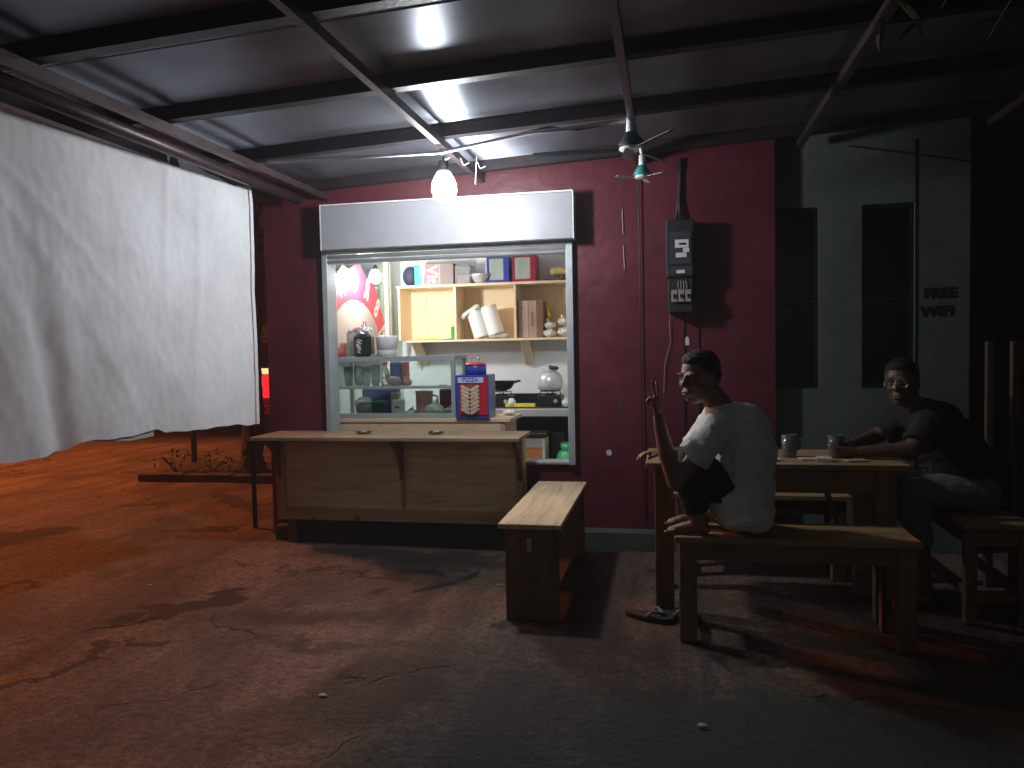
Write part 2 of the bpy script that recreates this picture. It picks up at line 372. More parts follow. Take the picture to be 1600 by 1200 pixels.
    va = n.new('ShaderNodeVectorMath'); va.operation = 'MULTIPLY_ADD'; va.inputs[1].default_value = (.8, .8, 0); l.new(wn.outputs['Color'], va.inputs[0]); l.new(tc.outputs['Object'], va.inputs[2])
    l.new(va.outputs[0], mp.inputs[0])
    vo = n.new('ShaderNodeTexVoronoi'); vo.feature = 'DISTANCE_TO_EDGE'; vo.inputs['Scale'].default_value = 1; l.new(mp.outputs[0], vo.inputs['Vector'])
    brk = noise_(1.3, 3)
    ck = rng(vo.outputs['Distance'], 0, .007, .45, 0)
    mm = n.new('ShaderNodeMath'); mm.operation = 'MULTIPLY'; l.new(ck, mm.inputs[0]); l.new(rng(brk, .52, .60, 0, 1), mm.inputs[1])
    c = mix(mm.outputs[0], c, (.015, .01, .008))
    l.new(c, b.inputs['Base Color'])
    l.new(rng(mid, .58, .66, .78, .42), b.inputs['Roughness'])
    h = n.new('ShaderNodeMath'); h.operation = 'MULTIPLY_ADD'; l.new(streak, h.inputs[0]); h.inputs[1].default_value = .6; l.new(fine, h.inputs[2])
    h2 = n.new('ShaderNodeMath'); h2.operation = 'MULTIPLY_ADD'; l.new(mm.outputs[0], h2.inputs[0]); h2.inputs[1].default_value = -2.5; l.new(h.outputs[0], h2.inputs[2])
    bp = n.new('ShaderNodeBump'); bp.inputs['Strength'].default_value = 1; bp.inputs['Distance'].default_value = .045
    l.new(h2.outputs[0], bp.inputs['Height']); l.new(bp.outputs[0], b.inputs['Normal'])
    MATS['ground'] = m
ground_mat()
def roof_mat():
    m = bpy.data.materials.new('zinc_sheet'); n, l = nodes(m); b = n['Principled BSDF']
    b.inputs['Metallic'].default_value = .9; b.inputs['Roughness'].default_value = .17
    tc = n.new('ShaderNodeTexCoord')
    nz = n.new('ShaderNodeTexNoise'); nz.inputs['Scale'].default_value = 2; nz.inputs['Detail'].default_value = 9; l.new(tc.outputs['Object'], nz.inputs['Vector'])
    cr = n.new('ShaderNodeValToRGB'); cr.color_ramp.elements[0].position = .3; cr.color_ramp.elements[0].color = (.24,.26,.31,1); cr.color_ramp.elements[1].position = .75; cr.color_ramp.elements[1].color = (.44,.47,.54,1)
    l.new(nz.outputs[0], cr.inputs[0]); l.new(cr.outputs[0], b.inputs['Base Color'])
    b.inputs['Anisotropic'].default_value = .96; b.inputs['Roughness'].default_value = .47
    tg = n.new('ShaderNodeTangent'); tg.direction_type = 'UV_MAP'; tg.uv_map = 'UVMap'; l.new(tg.outputs[0], b.inputs['Tangent']); b.inputs['Anisotropic Rotation'].default_value = .25
    n4 = n.new('ShaderNodeTexNoise'); n4.inputs['Scale'].default_value = 1.6; n4.inputs['Detail'].default_value = 2; l.new(tc.outputs['Object'], n4.inputs['Vector'])
    bp = n.new('ShaderNodeBump'); bp.inputs['Strength'].default_value = .35; bp.inputs['Distance'].default_value = .005
    l.new(n4.outputs[0], bp.inputs['Height']); l.new(bp.outputs[0], b.inputs['Normal'])
    MATS['zinc'] = m
roof_mat()
def cloth_mat():
    m = bpy.data.materials.new('white_sheet'); n, l = nodes(m); b = n['Principled BSDF']; b.inputs['Roughness'].default_value = .9
    tc = n.new('ShaderNodeTexCoord')
    nz = n.new('ShaderNodeTexNoise'); nz.inputs['Scale'].default_value = 2.2; nz.inputs['Detail'].default_value = 9; nz.inputs['Roughness'].default_value = .65; l.new(tc.outputs['Object'], nz.inputs['Vector'])
    cr = n.new('ShaderNodeValToRGB'); e = cr.color_ramp.elements; e[0].position = .28; e[0].color = (.62,.64,.65,1); e[1].position = .6; e[1].color = (.80,.83,.86,1)
    l.new(nz.outputs[0], cr.inputs[0])
    n2 = n.new('ShaderNodeTexNoise'); n2.inputs['Scale'].default_value = 55; n2.inputs['Detail'].default_value = 5; l.new(tc.outputs['Object'], n2.inputs['Vector'])
    mx = n.new('ShaderNodeMix'); mx.data_type = 'RGBA'; mx.blend_type = 'MULTIPLY'; mx.inputs[0].default_value = .18
    l.new(cr.outputs[0], mx.inputs[6]); l.new(n2.outputs[0], mx.inputs[7]); l.new(mx.outputs[2], b.inputs['Base Color'])
    bp = n.new('ShaderNodeBump'); bp.inputs['Strength'].default_value = .3; bp.inputs['Distance'].default_value = .01; l.new(nz.outputs[0], bp.inputs['Height']); l.new(bp.outputs[0], b.inputs['Normal'])
    t = n.new('ShaderNodeBsdfTranslucent'); t.inputs[0].default_value = (.75,.73,.7,1)
    ms = n.new('ShaderNodeMixShader'); ms.inputs[0].default_value = .06; l.new(b.outputs[0], ms.inputs[1]); l.new(t.outputs[0], ms.inputs[2])
    l.new(ms.outputs[0], n['Material Output'].inputs[0]); MATS['sheet'] = m
cloth_mat()

# ------------------------------------------------------------------ ground and street
def rz(x): return 2.345 + .045*(x + 2.60)      # underside height of the canopy, rising to the right
def gh(x, y):
    d = max(0, 1-max(abs(x+1)/9, abs(y+1)/9))
    flat = 1.0 if not (-1 < x < 1.7 and -1.8 < y < 0.2) else .25
    return (noise.noise(Vector((x*.55, y*.55, 0)))*.016 + noise.noise(Vector((x*1.9, y*1.9, 3)))*.006)*min(1, d*3)*flat - .004
xs = sorted(set([-60, -30, -18, -13] + [-10 + i*.16 for i in range(100)] + [6.5, 9, 14, 30, 60]))
ys = sorted(set([-60, -30, -16, -10, -7.5] + [-6 + i*.16 for i in range(90)] + [9, 12, 18, 30, 60]))
g = MB(); g.v = [(x, y, gh(x, y)) for y in ys for x in xs]
nx = len(xs); g.f = [(j*nx+i, j*nx+i+1, (j+1)*nx+i+1, (j+1)*nx+i) for j in range(len(ys)-1) for i in range(nx-1)]
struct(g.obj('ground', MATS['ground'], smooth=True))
# planting bed with its kerb, left of the kiosk
k = MB()
for i in range(6):
    x0 = -5.44 + i*.27; k = B(x0+.004, x0+.266, 2.02 - .0 + i*.045*0, 2.12, -.02, .08+.006*(i % 2))
    o = k.obj('kerb', MATS['concrete'] if False else mat('kerb_stone', (.07,.05,.04), .85, dirt=.5, bump=.5), bevel=.008)
    struct(o)
soil = MB().grid(lambda u, v: (-5.42+1.6*u, 2.12+1.0*v, .05+.03*noise.noise(Vector((u*9, v*9, 0)))*(0 if u in (0,1) or v in (0,1) else 1)), 16, 10)
struct(soil.obj('soil', mat('soil', (.05,.032,.022), .95, bump=1, bs=30)))

# ------------------------------------------------------------------ kiosk building
K = thing('kiosk_building', 'maroon single storey kiosk with open serving window and dark grey wing on its right', 'building', (-1.0, 1.0, 0))
def wallpoly(x0, x1, z0, top=None): return [(x0, z0), (x1, z0), (x1, (top or rz(x1))+.085), (x0, (top or rz(x0))+.085)]
w = MB()
w.prism(wallpoly(-2.72, -2.335, 0), 0, .12); w.prism(wallpoly(-.60, .655, 0), 0, .12)
w.box(-2.335, -.60, 0, .12, 0, .535); w.prism([(-2.335, 2.04), (-.60, 2.04), (-.60, rz(-.6)+.085), (-2.335, rz(-2.335)+.085)], 0, .12)
w.obj('red_wall', 'red_paint', K)
w = MB().prism(wallpoly(-2.72, -2.60, 0), .12, 0.12+.001)   # thin return keeps the corner closed
w = B(-2.72, -2.60, .121, 2.1, 0, 2.5); w.obj('side_wall', 'red_paint', K) if False else None
# left side wall with a glazed opening (x -2.6..-2.45)
s = MB(); s.box(-2.72, -2.45, .121, .22, .12, 2.46); s.box(-2.72, -2.45, .22, 1.62, 0.12, 1.0); s.box(-2.72, -2.45, .22, 1.62, 2.10, 2.46); s.box(-2.72, -2.45, 1.62, 2.0, .12, 2.46)
s.obj('side_wall', 'white_wall', K)
B(-2.78, -2.721, .0, 2.1, 0, 2.46).obj('side_render', 'red_paint', K)
B(-2.70, -2.45, .22, 1.62, 1.0, 1.02).obj('side_sill', 'white_wall', K)
B(-2.449, .0, 1.9, 2.0, .12, 2.46).obj('back_wall', 'white_wall', K)
B(-.18, -.06, .121, 1.9, .12, 2.46).obj('partition_wall', 'white_wall', K)
B(-2.449, -.18, .121, 1.9, .0, .12).obj('room_floor', 'room_floor', K)
B(-2.449, -.18, .121, 1.9, 2.30, 2.34).obj('room_ceiling', 'white_wall', K)
# grey wing, set back 8 cm, with two tall dark windows
w = MB(); Y0, Y1 = .085, .2
w.box(.656, .925, Y0, Y1, 0, 1.015); w.prism([(.656, 2.14), (.925, 2.14), (.925, rz(.925)+.085), (.656, rz(.656)+.085)], Y0, Y1)
w.prism(wallpoly(.925, 1.175, 0), Y0, Y1)
w.box(1.175, 1.476, Y0, Y1, 0, 1.015); w.prism([(1.175, 2.14), (1.476, 2.14), (1.476, rz(1.476)+.085), (1.175, rz(1.175)+.085)], Y0, Y1)
w.prism(wallpoly(1.476, 1.78, 0), Y0, Y1)
w.obj('grey_wall', 'grey_paint', K)
for x0, x1 in ((.656, .925), (1.175, 1.476)):
    wn = B(x0, x1, Y0+.04, Y0+.05, 1.015, 2.14).obj('window', 'dark_pane', K)
    fr = MB()
    for a in ((x0, x0+.02, 1.015, 2.14), (x1-.02, x1, 1.015, 2.14), (x0+.02, x1-.02, 1.015, 1.035), (x0+.02, x1-.02, 2.12, 2.14), (x0+.02, x1-.02, 1.55, 1.57)): fr.box(a[0], a[1], Y0+.02, Y0+.06, a[2], a[3])
    fr.obj('window_frame', 'black_plastic', wn)
    B(x0+.001, x1-.001, Y0+.10, Y0+.11, 1.016, 2.139).obj('blind', 'dark_band', wn)
B(1.78, 3.6, .45, .6, 0, 2.72).obj('far_wall', 'dark_band', K)
B(1.7805, 1.85, .2, .45, 0, 2.66).obj('return_wall', 'dark_band', K)
d = B(2.2, 3.0, .40, .449, 0, 2.0).obj('door', 'bracket_wood', K, bevel=.004)
MB().ell((2.28, .385, 1.0), .025).obj('handle', 'chrome', d, smooth=True)
B(-.60, .655, -.10, -.001, -.02, .12).obj('plinth', 'dark_red_plinth', K, bevel=.01)
B(-2.72, -.60, -.10, -.001, -.02, .10).obj('plinth', 'dark_red_plinth', K, bevel=.01)
text_mb('FREE', .085, facing(1.615, .082, 1.585), .001, .004, 1.02).obj('lettering', 'black_plastic', K)
text_mb('WIFI', .085, facing(1.600, .082, 1.475), .001, .004, 1.08).obj('lettering', 'black_plastic', K)
# roller shutter
sh = B(-2.28, -.58, -.14, -.002, 1.992, 2.285).obj('shutter_box', 'header_paint', K, bevel=.004, label='pale grey metal shutter box above the window')
B(-2.285, -.575, -.145, -.001, 2.2855, 2.294).obj('box_rim', 'header_edge', sh); B(-2.287, -2.2805, -.144, -.002, 1.99, 2.285).obj('box_rim', 'header_edge', sh); B(-.5795, -.572, -.144, -.002, 1.99, 2.285).obj('box_rim', 'header_edge', sh)
for i, (a, b, y) in enumerate(((1.972, 2.004, -.035), (1.940, 1.969, -.03), (1.908, 1.937, -.025))):
    MB().prism([(y, a), (y-.012, a+.006), (y-.016, (a+b)/2), (y-.012, b-.006), (y, b), (y+.01, (a+b)/2)], -2.295, -.635, 'x').obj('shutter_slat', 'aluminium', K, smooth=False)
for x0, x1 in ((-2.33, -2.29), (-.64, -.595)):
    q = MB(); q.box(x0, x1, -.045, .10, .535, 2.008); q.obj('guide_rail', 'frame_grey', K, bevel=.003)
B(-2.289, -.641, -.03, .10, .536, .556).obj('window_sill', 'frame_grey', K, bevel=.003)
# side glass with arched red lettering
MB().box(-2.470, -2.464, .22, 1.5, 1.02, 2.10).obj('side_pane', 'pane', K)
gw = MB()
for y in (1.5, 1.56): gw.box(-2.50, -2.43, y, y+.045, 1.02, 2.10)
gw.obj('side_window_frame', 'curtain_cream', K, bevel=.003)
B(-2.715, -2.70, .22, 1.62, 1.02, 2.10).obj('outer_shutter', mat('outer_shutter', (.36,.37,.35), .3, bump=.02), K)
# vinyl on the glass: beige dome, red arch, letters seen from behind (mirrored)
cy, cz, ax, az = .84, 1.28, .54, .44
def arc(r, a): return (cy - ax*(1+(r-1)*.42)*math.cos(a), cz + az*(1+(r-1)*1.05)*math.sin(a))
dome = [arc(1, a*PI/18) for a in range(19)]
MB().prism(dome, -2.4635, -2.4625, 'x').obj('beige_dome', 'vinyl_beige', K)
ring = MB()
for i in range(18):
    a, b = i*PI/18, (i+1)*PI/18
    ring.prism([arc(1.01, a), arc(1.6 + .07*math.sin(i*2.1), a), arc(1.6 + .07*math.sin((i+1)*2.1), b), arc(1.01, b)], -2.4632, -2.4620, 'x')
ring.obj('red_arch', 'vinyl_red', K)
lt = MB()
for i, ch in enumerate('MAWOR8M'):
    a = (16 + i*24.5)*PI/180; yy, zz = arc(1.32, a)
    M = Matrix.Translation((-2.4612, yy, zz)) @ Matrix.Rotation(R(90), 4, 'Z') @ Matrix.Rotation(R(90), 4, 'X') @ Matrix.Rotation((PI/2-a)*.8, 4, 'Z') @ Matrix.Scale(-1, 4, (1, 0, 0))
    text_mb(ch, .26, M, .0005, .006, .62).obj('mirrored_letter', 'vinyl_white', K)
# surface conduits and stains on the red wall
MB().tube([(-.17, -.02, 2.44), (-.17, -.02, 1.3), (-.165, -.02, .2)], .004, 6).obj('wall_cable', 'cable', K)
MB().tube([(-.275, -.006, 2.18), (-.272, -.006, 2.02)], .0035, 5).obj('plaster_streak', 'wire_pale', K)
MB().tube([(-.272, -.006, 1.95), (-.265, -.006, 1.80)], .0035, 5).obj('plaster_streak', 'wire_pale', K)
MB().prism([(.105, 1.30), (.135, 1.305), (.133, 1.345), (.12, 1.36), (.108, 1.345)], -.006, -.001).obj('paper_scrap', 'label_white', K)
MB().prism([(-.395, .60), (-.37, .595), (-.36, .615), (-.375, .635), (-.40, .625)], -.006, -.001).obj('paper_scrap', 'label_white', K)
MB().tube([(1.478, .081, 2.52), (1.478, .081, .1)], .0035, 6).obj('downpipe', 'cable', K, smooth=True)
MB().tube([(1.1, .08, 2.50), (1.4, .08, 2.44), (1.78, .08, 2.36)], .004, 6).obj('wall_cable', 'cable', K)

# ------------------------------------------------------------------ canopy
CN = thing('steel_canopy', 'black steel canopy frame with zinc sheets over the yard before the kiosk', 'canopy', (-.5, -1.5, 2.3))
YF = -3.9
def slope(o_x0, o_x1, y0, y1, lo, hi):
    """bar along x following the roof slope"""
    b = MB(); vs = []
    for z in (lo, hi):
        for y in (y0, y1):
            for x in (o_x0, o_x1): vs.append((x, y, rz(x)+z))
    return b.add(vs, [(0,2,3,1), (4,5,7,6), (0,1,5,4), (2,6,7,3), (0,4,6,2), (1,3,7,5)])
for y in (-.10, -.93, -1.72, -2.50, -3.28): slope(-2.70, 3.2, y-.03, y+.03, .042, .108).obj('purlin', 'steel_dark', CN)
slope(-2.70, 3.2, YF, YF+.05, .042, .108).obj('purlin', 'steel_dark', CN)
for x in (-2.30, -1.19, -.17, .80, 1.85, 2.9):
    o = B(x-.017, x+.017, YF+.05, -.005, rz(x)-.008, rz(x)+.034).obj('rafter', 'steel_primer', CN)
B(-2.66, -2.61, YF+.051, .0-.132, rz(-2.63)-.012, rz(-2.63)+.034).obj('edge_beam', 'steel_primer', CN)
B(-2.60, -2.545, YF, .02, rz(-2.5)-.05, rz(-2.5)+.0).obj('edge_beam', 'steel_primer', CN) if False else None
MB().tube([(-2.44, -3.7, rz(-2.5)+.0), (-2.44, -1.2, rz(-2.5)-.01), (-2.44, -.14, rz(-2.5)-.01)], .035, 10).obj('gutter_pipe', 'steel_primer', CN, smooth=True)
yy = YF
i = 0
while yy < .28:
    y1 = min(.3, yy + .80)
    b = MB()
    n_ = 1
    o = slope(-2.72, 3.25, yy, y1-.004, .110 + .004*(i % 2), .112 + .004*(i % 2)).obj('roof_sheet', 'zinc', CN)
    uv = o.data.uv_layers.new(name='UVMap')
    for lp in o.data.loops: c_ = o.data.vertices[lp.vertex_index].co; uv.data[lp.index].uv = (c_.x, c_.y)
    yy = y1; i += 1
# thin electrical pipe along the second purlin, that the bulb hangs from
MB().tube([(-2.2, -.975, rz(-2.2)+.02), (-1.19, -.975, rz(-1.19)-.045), (-.7, -.975, rz(-.7)+.0), (-.2, -.975, rz(-.2)+.0)], .011, 8).obj('conduit', 'board_white', CN, smooth=True)
MB().tube([(-.75, -.97, 2.43), (-.6, -.96, 2.455), (-.45, -.97, 2.43), (-.25, -.97, 2.45)], .008, 6).obj('cable', 'cable', CN)
for (x, y) in ((-1.10, -.78), (-1.03, -.62), (-.96, -.5)):
    MB().tube([(x-.14, y, rz(x)+.0), (x-.12, y-.01, rz(x)-.045), (x-.09, y, rz(x)-.03)], .0025, 5).obj('loose_wire', 'label_white', CN)
MB().tube([(-1.03, -.80, 2.37), (-1.04, -.80, 2.22)], .0015, 4).obj('loose_wire', 'label_white', CN)
# post at the corner
P_ = thing('corner_post', 'thin black steel post standing at the right hem of the white sheet', 'post', (-3.04, .2, 0))
B(-3.055, -3.03, .19, .215, -.02, 2.75).obj('shaft', 'steel_dark', P_)
B(-3.052, -3.033, .19, .215, 2.751, 2.757).obj('end_cap', 'steel_dark', P_)

# ------------------------------------------------------------------ lamps
BL = thing('hanging_bulb', 'bare lit white bulb hanging from the canopy pipe before the shutter box', 'light bulb', (-1.192, -.90, 2.22))
emit('bulb_glow', (.93, .96, 1.0), BULB_OUT); emit('bulb_glow_in', (.97, 1.0, .97), BULB_IN)
def bulb(parent, x, y, z, r, m):
    MB().lathe([(0, -r*1.25), (r*.45, -r*1.17), (r*.8, -r*.85), (r, -r*.3), (r*.97, r*.2), (r*.75, r*.75), (r*.5, r*1.15)], (x, y, z), 20).obj('glass_globe', m, parent, smooth=True)
    MB().lathe([(r*.52, r*1.16), (r*.5, r*1.5), (r*.42, r*1.6), (r*.42, r*2.0), (r*.15, r*2.15)], (x, y, z), 16).obj('socket', 'black_plastic', parent, smooth=True)
bulb(BL, -1.192, -.90, 2.195, .068, 'bulb_glow')
MB().tube([(-1.192, -.90, 2.335), (-1.19, -.91, 2.35), (-1.188, -.94, 2.37), (-1.19, -.97, 2.38)], .004, 6).obj('cord', 'cable', BL)
IL = thing('room_bulb', 'lit white bulb inside the kiosk at the upper left beside the red arch lettering', 'light bulb', (-2.28, .82, 2.1))
bulb(IL, -2.28, .82, 1.90, .045, 'bulb_glow_in')
MB().tube([(-2.28, .82, 1.995), (-2.28, .82, 2.30)], .004, 6).obj('cord', 'label_white', IL)
def area_lamp(name, loc, target, energy, col, size, kind='SPOT', cone=60, blend=.6):
    l = bpy.data.lights.new(name, kind); l.energy = energy; l.color = col
    l.shadow_soft_size = size
    if kind == 'SPOT': l.spot_size = R(cone); l.spot_blend = blend
    o = bpy.data.objects.new(name, l); COL.objects.link(o); o.location = loc
    o.rotation_euler = (Vector(target)-Vector(loc)).to_track_quat('-Z', 'Y').to_euler()
    return o
def street_lamp(name, label, x, y, h, arm, headcol):
    t = thing(name, label, 'street lamp', (x, y, 0))
    MB().tube([(x, y, 0), (x, y, h*.6), (x, y, h), (x+arm[0]*.5, y+arm[1]*.5, h+.15), (x+arm[0], y+arm[1], h+.18)], [.09, .07, .05, .04, .035], 10).obj('pole', 'steel_dark', t, smooth=True)
    hx, hy = x+arm[0], y+arm[1]
    MB().lathe([(.05, .20), (.16, .12), (.20, 0), (.17, 0), (.04, .14)], (hx, hy, h+.05), 16).obj('lamp_shade', 'steel_dark', t, smooth=True)
    MB().ell((hx, hy, h+.06), (.07, .07, .06)).obj('lamp_glass', emit(name+'_glow', headcol, 12), t, smooth=True)
    return hx, hy, h
hx, hy, hz = street_lamp('sodium_street_lamp', 'tall orange street lamp far left across the street beyond the sheet', -9.9, 2.6, 4.5, (.9, -.2), (1, .36, .09))
area_lamp('sodium_light', (hx, hy, hz-.08), (hx+.4, hy, 0), STREET_W, (1, .27, .07), .35, 'SPOT', 166, .5)
hx, hy, hz = street_lamp('yard_lamp', 'greenish yard lamp on a pole behind the viewer on the right', 3.6, -9.6, 3.4, (-.5, .6), (.6, 1, .85))
area_lamp('yard_light', (hx, hy, hz-.10), (.2, -2.2, .45), YARD_W, (.80, 1, .93), .25, 'SPOT', 36, 1.0)

# ------------------------------------------------------------------ white sheet
CL = thing('hanging_sheet', 'large creased white sheet hung as a curtain along the left canopy edge', 'curtain', (-2.6, -1.6, 2.35))
bot = [(0, .862), (.065, .86), (.2, .874), (.35, .885), (.55, .885), (.74, .887), (.80, .912), (.86, .905), (1.0, .905), (1.19, .902), (1.26, .897), (1.33, .868), (1.49, .866), (1.7, .870), (2.5, .85)]
top = [(0, 2.330), (.13, 2.318), (.32, 2.342), (.52, 2.372), (.66, 2.385), (.80, 2.345), (1.0, 2.348), (1.22, 2.355), (1.6, 2.357), (2.0, 2.39), (2.5, 2.36)]
def interp(t, T):
    for (a, b), (c, d) in zip(T, T[1:]):
        if t <= c: k = (t-a)/(c-a); k = k*k*(3-2*k); return b + (d-b)*k
    return T[-1][1]
def sheet(u, v):
    # u metres from the post toward the viewer; v 0 bottom, 1 top
    y = -.62 - u; x = -2.53 - .131*u
    zt, zb = interp(u, top), interp(u, bot); z = zb + (zt-zb)*v
    d = (1-v); w = u/2.4
    f = .006*math.sin(u*13 + 2.2*math.sin(v*2))*(.25+.75*d)
    f += .012*math.exp(-((u-.66-.10*d)/.03)**2)*math.exp(-(d/.38)**2)                       # crease under the tie
    f += .014*math.exp(-((u-.42-.12*d)/.04)**2)*math.exp(-((d-.35)/.3)**2)
    for u0, sl, wd, am in ((2.0, -1.15, .035, .020), (2.05, -.85, .035, -.022), (2.1, -.62, .04, .026), (2.1, -.45, .05, -.03), (1.95, -1.5, .03, .012), (2.0, -.2, .05, .03)):
        uu = u - (u0 + sl*(d**.75)); f += .33*am*math.exp(-(uu/(wd*1.3))**2)*(.3+.7*v)                  # drag folds from the upper left corner
    f += -.05*math.exp(-((u-1.62+.28*d)/.07)**2)*d**1.4 + .018*math.exp(-((u-1.40+.10*d)/.07)**2)*d**1.6
    f += .014*noise.noise(Vector((u*3, v*3, 1))) + .004*noise.noise(Vector((u*9, v*8, 5))) + .0025*noise.noise(Vector((u*26, v*22, 9)))
    z += (.006*math.sin(u*11)+.002*math.sin(u*37+1)+.006*noise.noise(Vector((u*4,0,2))))*(1-v)
    return (x + f, y, z)
MB().grid(lambda a, v: sheet(a*2.4, v), 280, 120).obj('cloth', 'sheet', CL, smooth=True)
MB().grid(lambda a, v: (sheet(.0, v)[0]+.008, -.62+.035*a-.012, sheet(0, v)[2]), 2, 60).obj('folded_hem', 'sheet', CL, smooth=True)
def patch(a, v):
    p = sheet(.81+.42*a, 0); return (p[0]-.012, p[1], p[2]+.03-(.065-.035*a)*v)
MB().grid(patch, 16, 6).obj('torn_flap', mat('sheet_grey', (.42,.42,.40), .9, bump=.2), CL, smooth=True)
for u in (.01, .67, 1.5, 2.2):
    p = sheet(u, 1); MB().tube([p, ((p[0]-2.635)/2, p[1], p[2]+.012), (-2.635, p[1], rz(-2.63)+.0)], .003, 5).obj('tie_string', 'label_white', CL)

# ------------------------------------------------------------------ serving counter
CT = thing('wooden_counter', 'low wooden serving counter with curved brackets before the kiosk window', 'counter', (-1.7, -.2, 0))
B(-2.70, -.895, -.42, -.012, .732, .756).obj('counter_top', 'counter_top', CT, bevel=.003)
for i, (x0, x1) in enumerate(((-2.56, -1.735), (-1.715, -.96))): B(x0, x1, -.205, -.195, .25, .729).obj('front_panel', 'ply', CT)
for x0, x1 in ((-2.625, -2.56), (-1.735, -1.715), (-.96, -.915)): B(x0, x1, -.222, -.17, .17, .730).obj('upright', 'light_pine_z', CT, bevel=.003)
for x0, x1 in ((-2.56, -1.735), (-1.715, -.96)): B(x0, x1, -.218, -.17, .172, .252).obj('bottom_rail', 'light_pine_x', CT, bevel=.003)
for x in (-2.60, -.945): B(x-.02, x+.02, -.165, -.018, .17, .729).obj('end_panel', 'ply', CT)
for x in (-2.55, -1.0): B(x-.03, x+.03, -.165, -.106, -.02, .169).obj('leg', 'old_pine_z', CT)
B(-2.519, -1.031, -.15, -.13, -.02, .169).obj('light_block_board', 'dark_band', CT)  # added dark board that stops street light passing under the counter
def bracket(x):
    poly = [(-.223, .731), (-.395, .731), (-.395, .705)] + [(-.395+.17*math.sin(t*PI/2)**1.0, .705-.235*(1-math.cos(t*PI/2))**.75) for t in (.15, .3, .45, .6, .75, .9, 1)] + [(-.223, .455)]
    MB().prism(poly, x-.014, x+.014, 'x').obj('bracket', 'bracket_wood', CT, bevel=.002)
for x in (-2.60, -1.725, -.93): bracket(x)
def ashtray(x, y, z, lab):
    t = thing('brass_ashtray', lab, 'ashtray', (x, y, z), 'brass ashtrays on the counter')
    MB().lathe([(.018, 0), (.045, .004), (.052, .014), (.048, .016), (.035, .008), (0, .007)], (x, y, z+.001), 20).obj('dish', 'brass', t, smooth=True)
    MB().tube([(x-.02, y, z+.016), (x+.02, y+.01, z+.019)], .004, 6).obj('cigarette_butt', 'cigarette_white', t)
ashtray(-1.99, -.20, .756, 'left brass ashtray on the serving counter'); ashtray(-1.49, -.20, .756, 'right brass ashtray on the serving counter')

# ------------------------------------------------------------------ things inside the kiosk
IC = thing('inner_counter', 'beige boarded inner counter carrying the glass showcase', 'counter', (-1.75, .35, .12))
B(-2.40, -1.06, .12, .55, .80, .826).obj('counter_top', 'beige_board', IC, bevel=.003)
B(-2.38, -2.0, .13, .15, .12, .799).obj('front_panel', 'beige_board', IC); B(-1.996, -1.13, .13, .15, .12, .799).obj('front_panel', 'beige_board', IC)
B(-1.129, -1.10, .13, .54, .12, .799).obj('end_panel', 'cardboard', IC)
Z0 = .827
SCs = thing('glass_showcase', 'grey framed glass showcase with one inner shelf standing on the inner counter', 'display cabinet', (-1.9, .3, Z0))
X0, X1, Ya, Yb, Zt = -2.375, -1.455, .16, .50, 1.265
fr = [((X0, X0+.03, Ya, Ya+.025, Z0, Zt)), ((X1-.03, X1, Ya, Ya+.025, Z0, Zt)), ((X0, X0+.03, Yb-.025, Yb, Z0, Zt)), ((X1-.03, X1, Yb-.025, Yb, Z0, Zt))]
for a in fr: B(*a).obj('corner_post', 'cabinet_grey', SCs, bevel=.002)
for a in ((X0+.03, X1-.03, Ya, Ya+.025, Z0, Z0+.035), (X0+.03, X1-.03, Ya, Ya+.025, Zt-.035, Zt), (X0+.03, X1-.03, Ya, Ya+.02, 1.035, 1.055), (X1-.03, X1, Ya+.025, Yb-.025, Zt-.03, Zt), (X1-.03, X1, Ya+.025, Yb-.025, Z0, Z0+.03), (X0, X0+.03, Ya+.025, Yb-.025, Zt-.03, Zt)):
    B(*a).obj('rail', 'cabinet_grey', SCs, bevel=.002)
B(X0+.03, X1-.03, Ya+.026, Yb-.026, Zt-.02, Zt-.006).obj('roof_panel', 'pane', SCs)
B(X0+.03, X1-.03, Ya+.021, Yb-.026, 1.038, 1.046).obj('glass_shelf', 'pane', SCs)
B(X0+.03, X1-.03, Ya+.004, Ya+.008, Z0+.036, 1.034).obj('pane', 'pane', SCs); B(X0+.03, X1-.03, Ya+.004, Ya+.008, 1.056, Zt-.036).obj('pane', 'pane', SCs)
B(X1-.012, X1-.008, Ya+.026, Yb-.026, Z0+.031, Zt-.031).obj('pane', 'pane', SCs)
B(X0+.03, X1-.03, Ya+.026, Yb-.026, Z0+.001, Z0+.012).obj('base_panel', 'white_plastic', SCs)
def prof(name, label, cat, x, y, z, pr, m, n=20, group=None):
    return tag(MB().lathe(pr, (x, y, z), n).obj(name, m, smooth=True, loc=(x, y, z)), label, cat, group)
# tall glasses, upper shelf
for i, x in enumerate((-2.29, -2.22, -2.155, -2.09)):
    h = .15 + .01*(i % 2)
    prof('drinking_glass', ['clear glass at the far left of the upper showcase shelf', 'second clear glass from the left in the upper showcase', 'third clear glass from the left in the upper showcase', 'fourth clear glass, beside the pink capped bottle'][i], 'glass', x, .27+.02*(i % 2), 1.047,
         [(.024, 0), (.030, .04), (.034, h*.7), (.033, h), (.030, h), (.027, .05), (.018, .012), (0, .010)], 'drink_glass', group='clear glasses on the upper showcase shelf')
t = thing('water_bottle', 'clear bottle with a bright pink cap in the upper showcase', 'bottle', (-2.03, .33, 1.047))
MB().lathe([(.03, 0), (.032, .09), (.025, .12), (.013, .14), (.013, .155), (0, .156)], (-2.03, .33, 1.047), 16).obj('body', 'drink_glass', t, smooth=True)
MB().lathe([(.018, 0), (.019, .02), (0, .021)], (-2.03, .33, 1.203), 12).obj('cap', 'hot_pink', t, smooth=True)
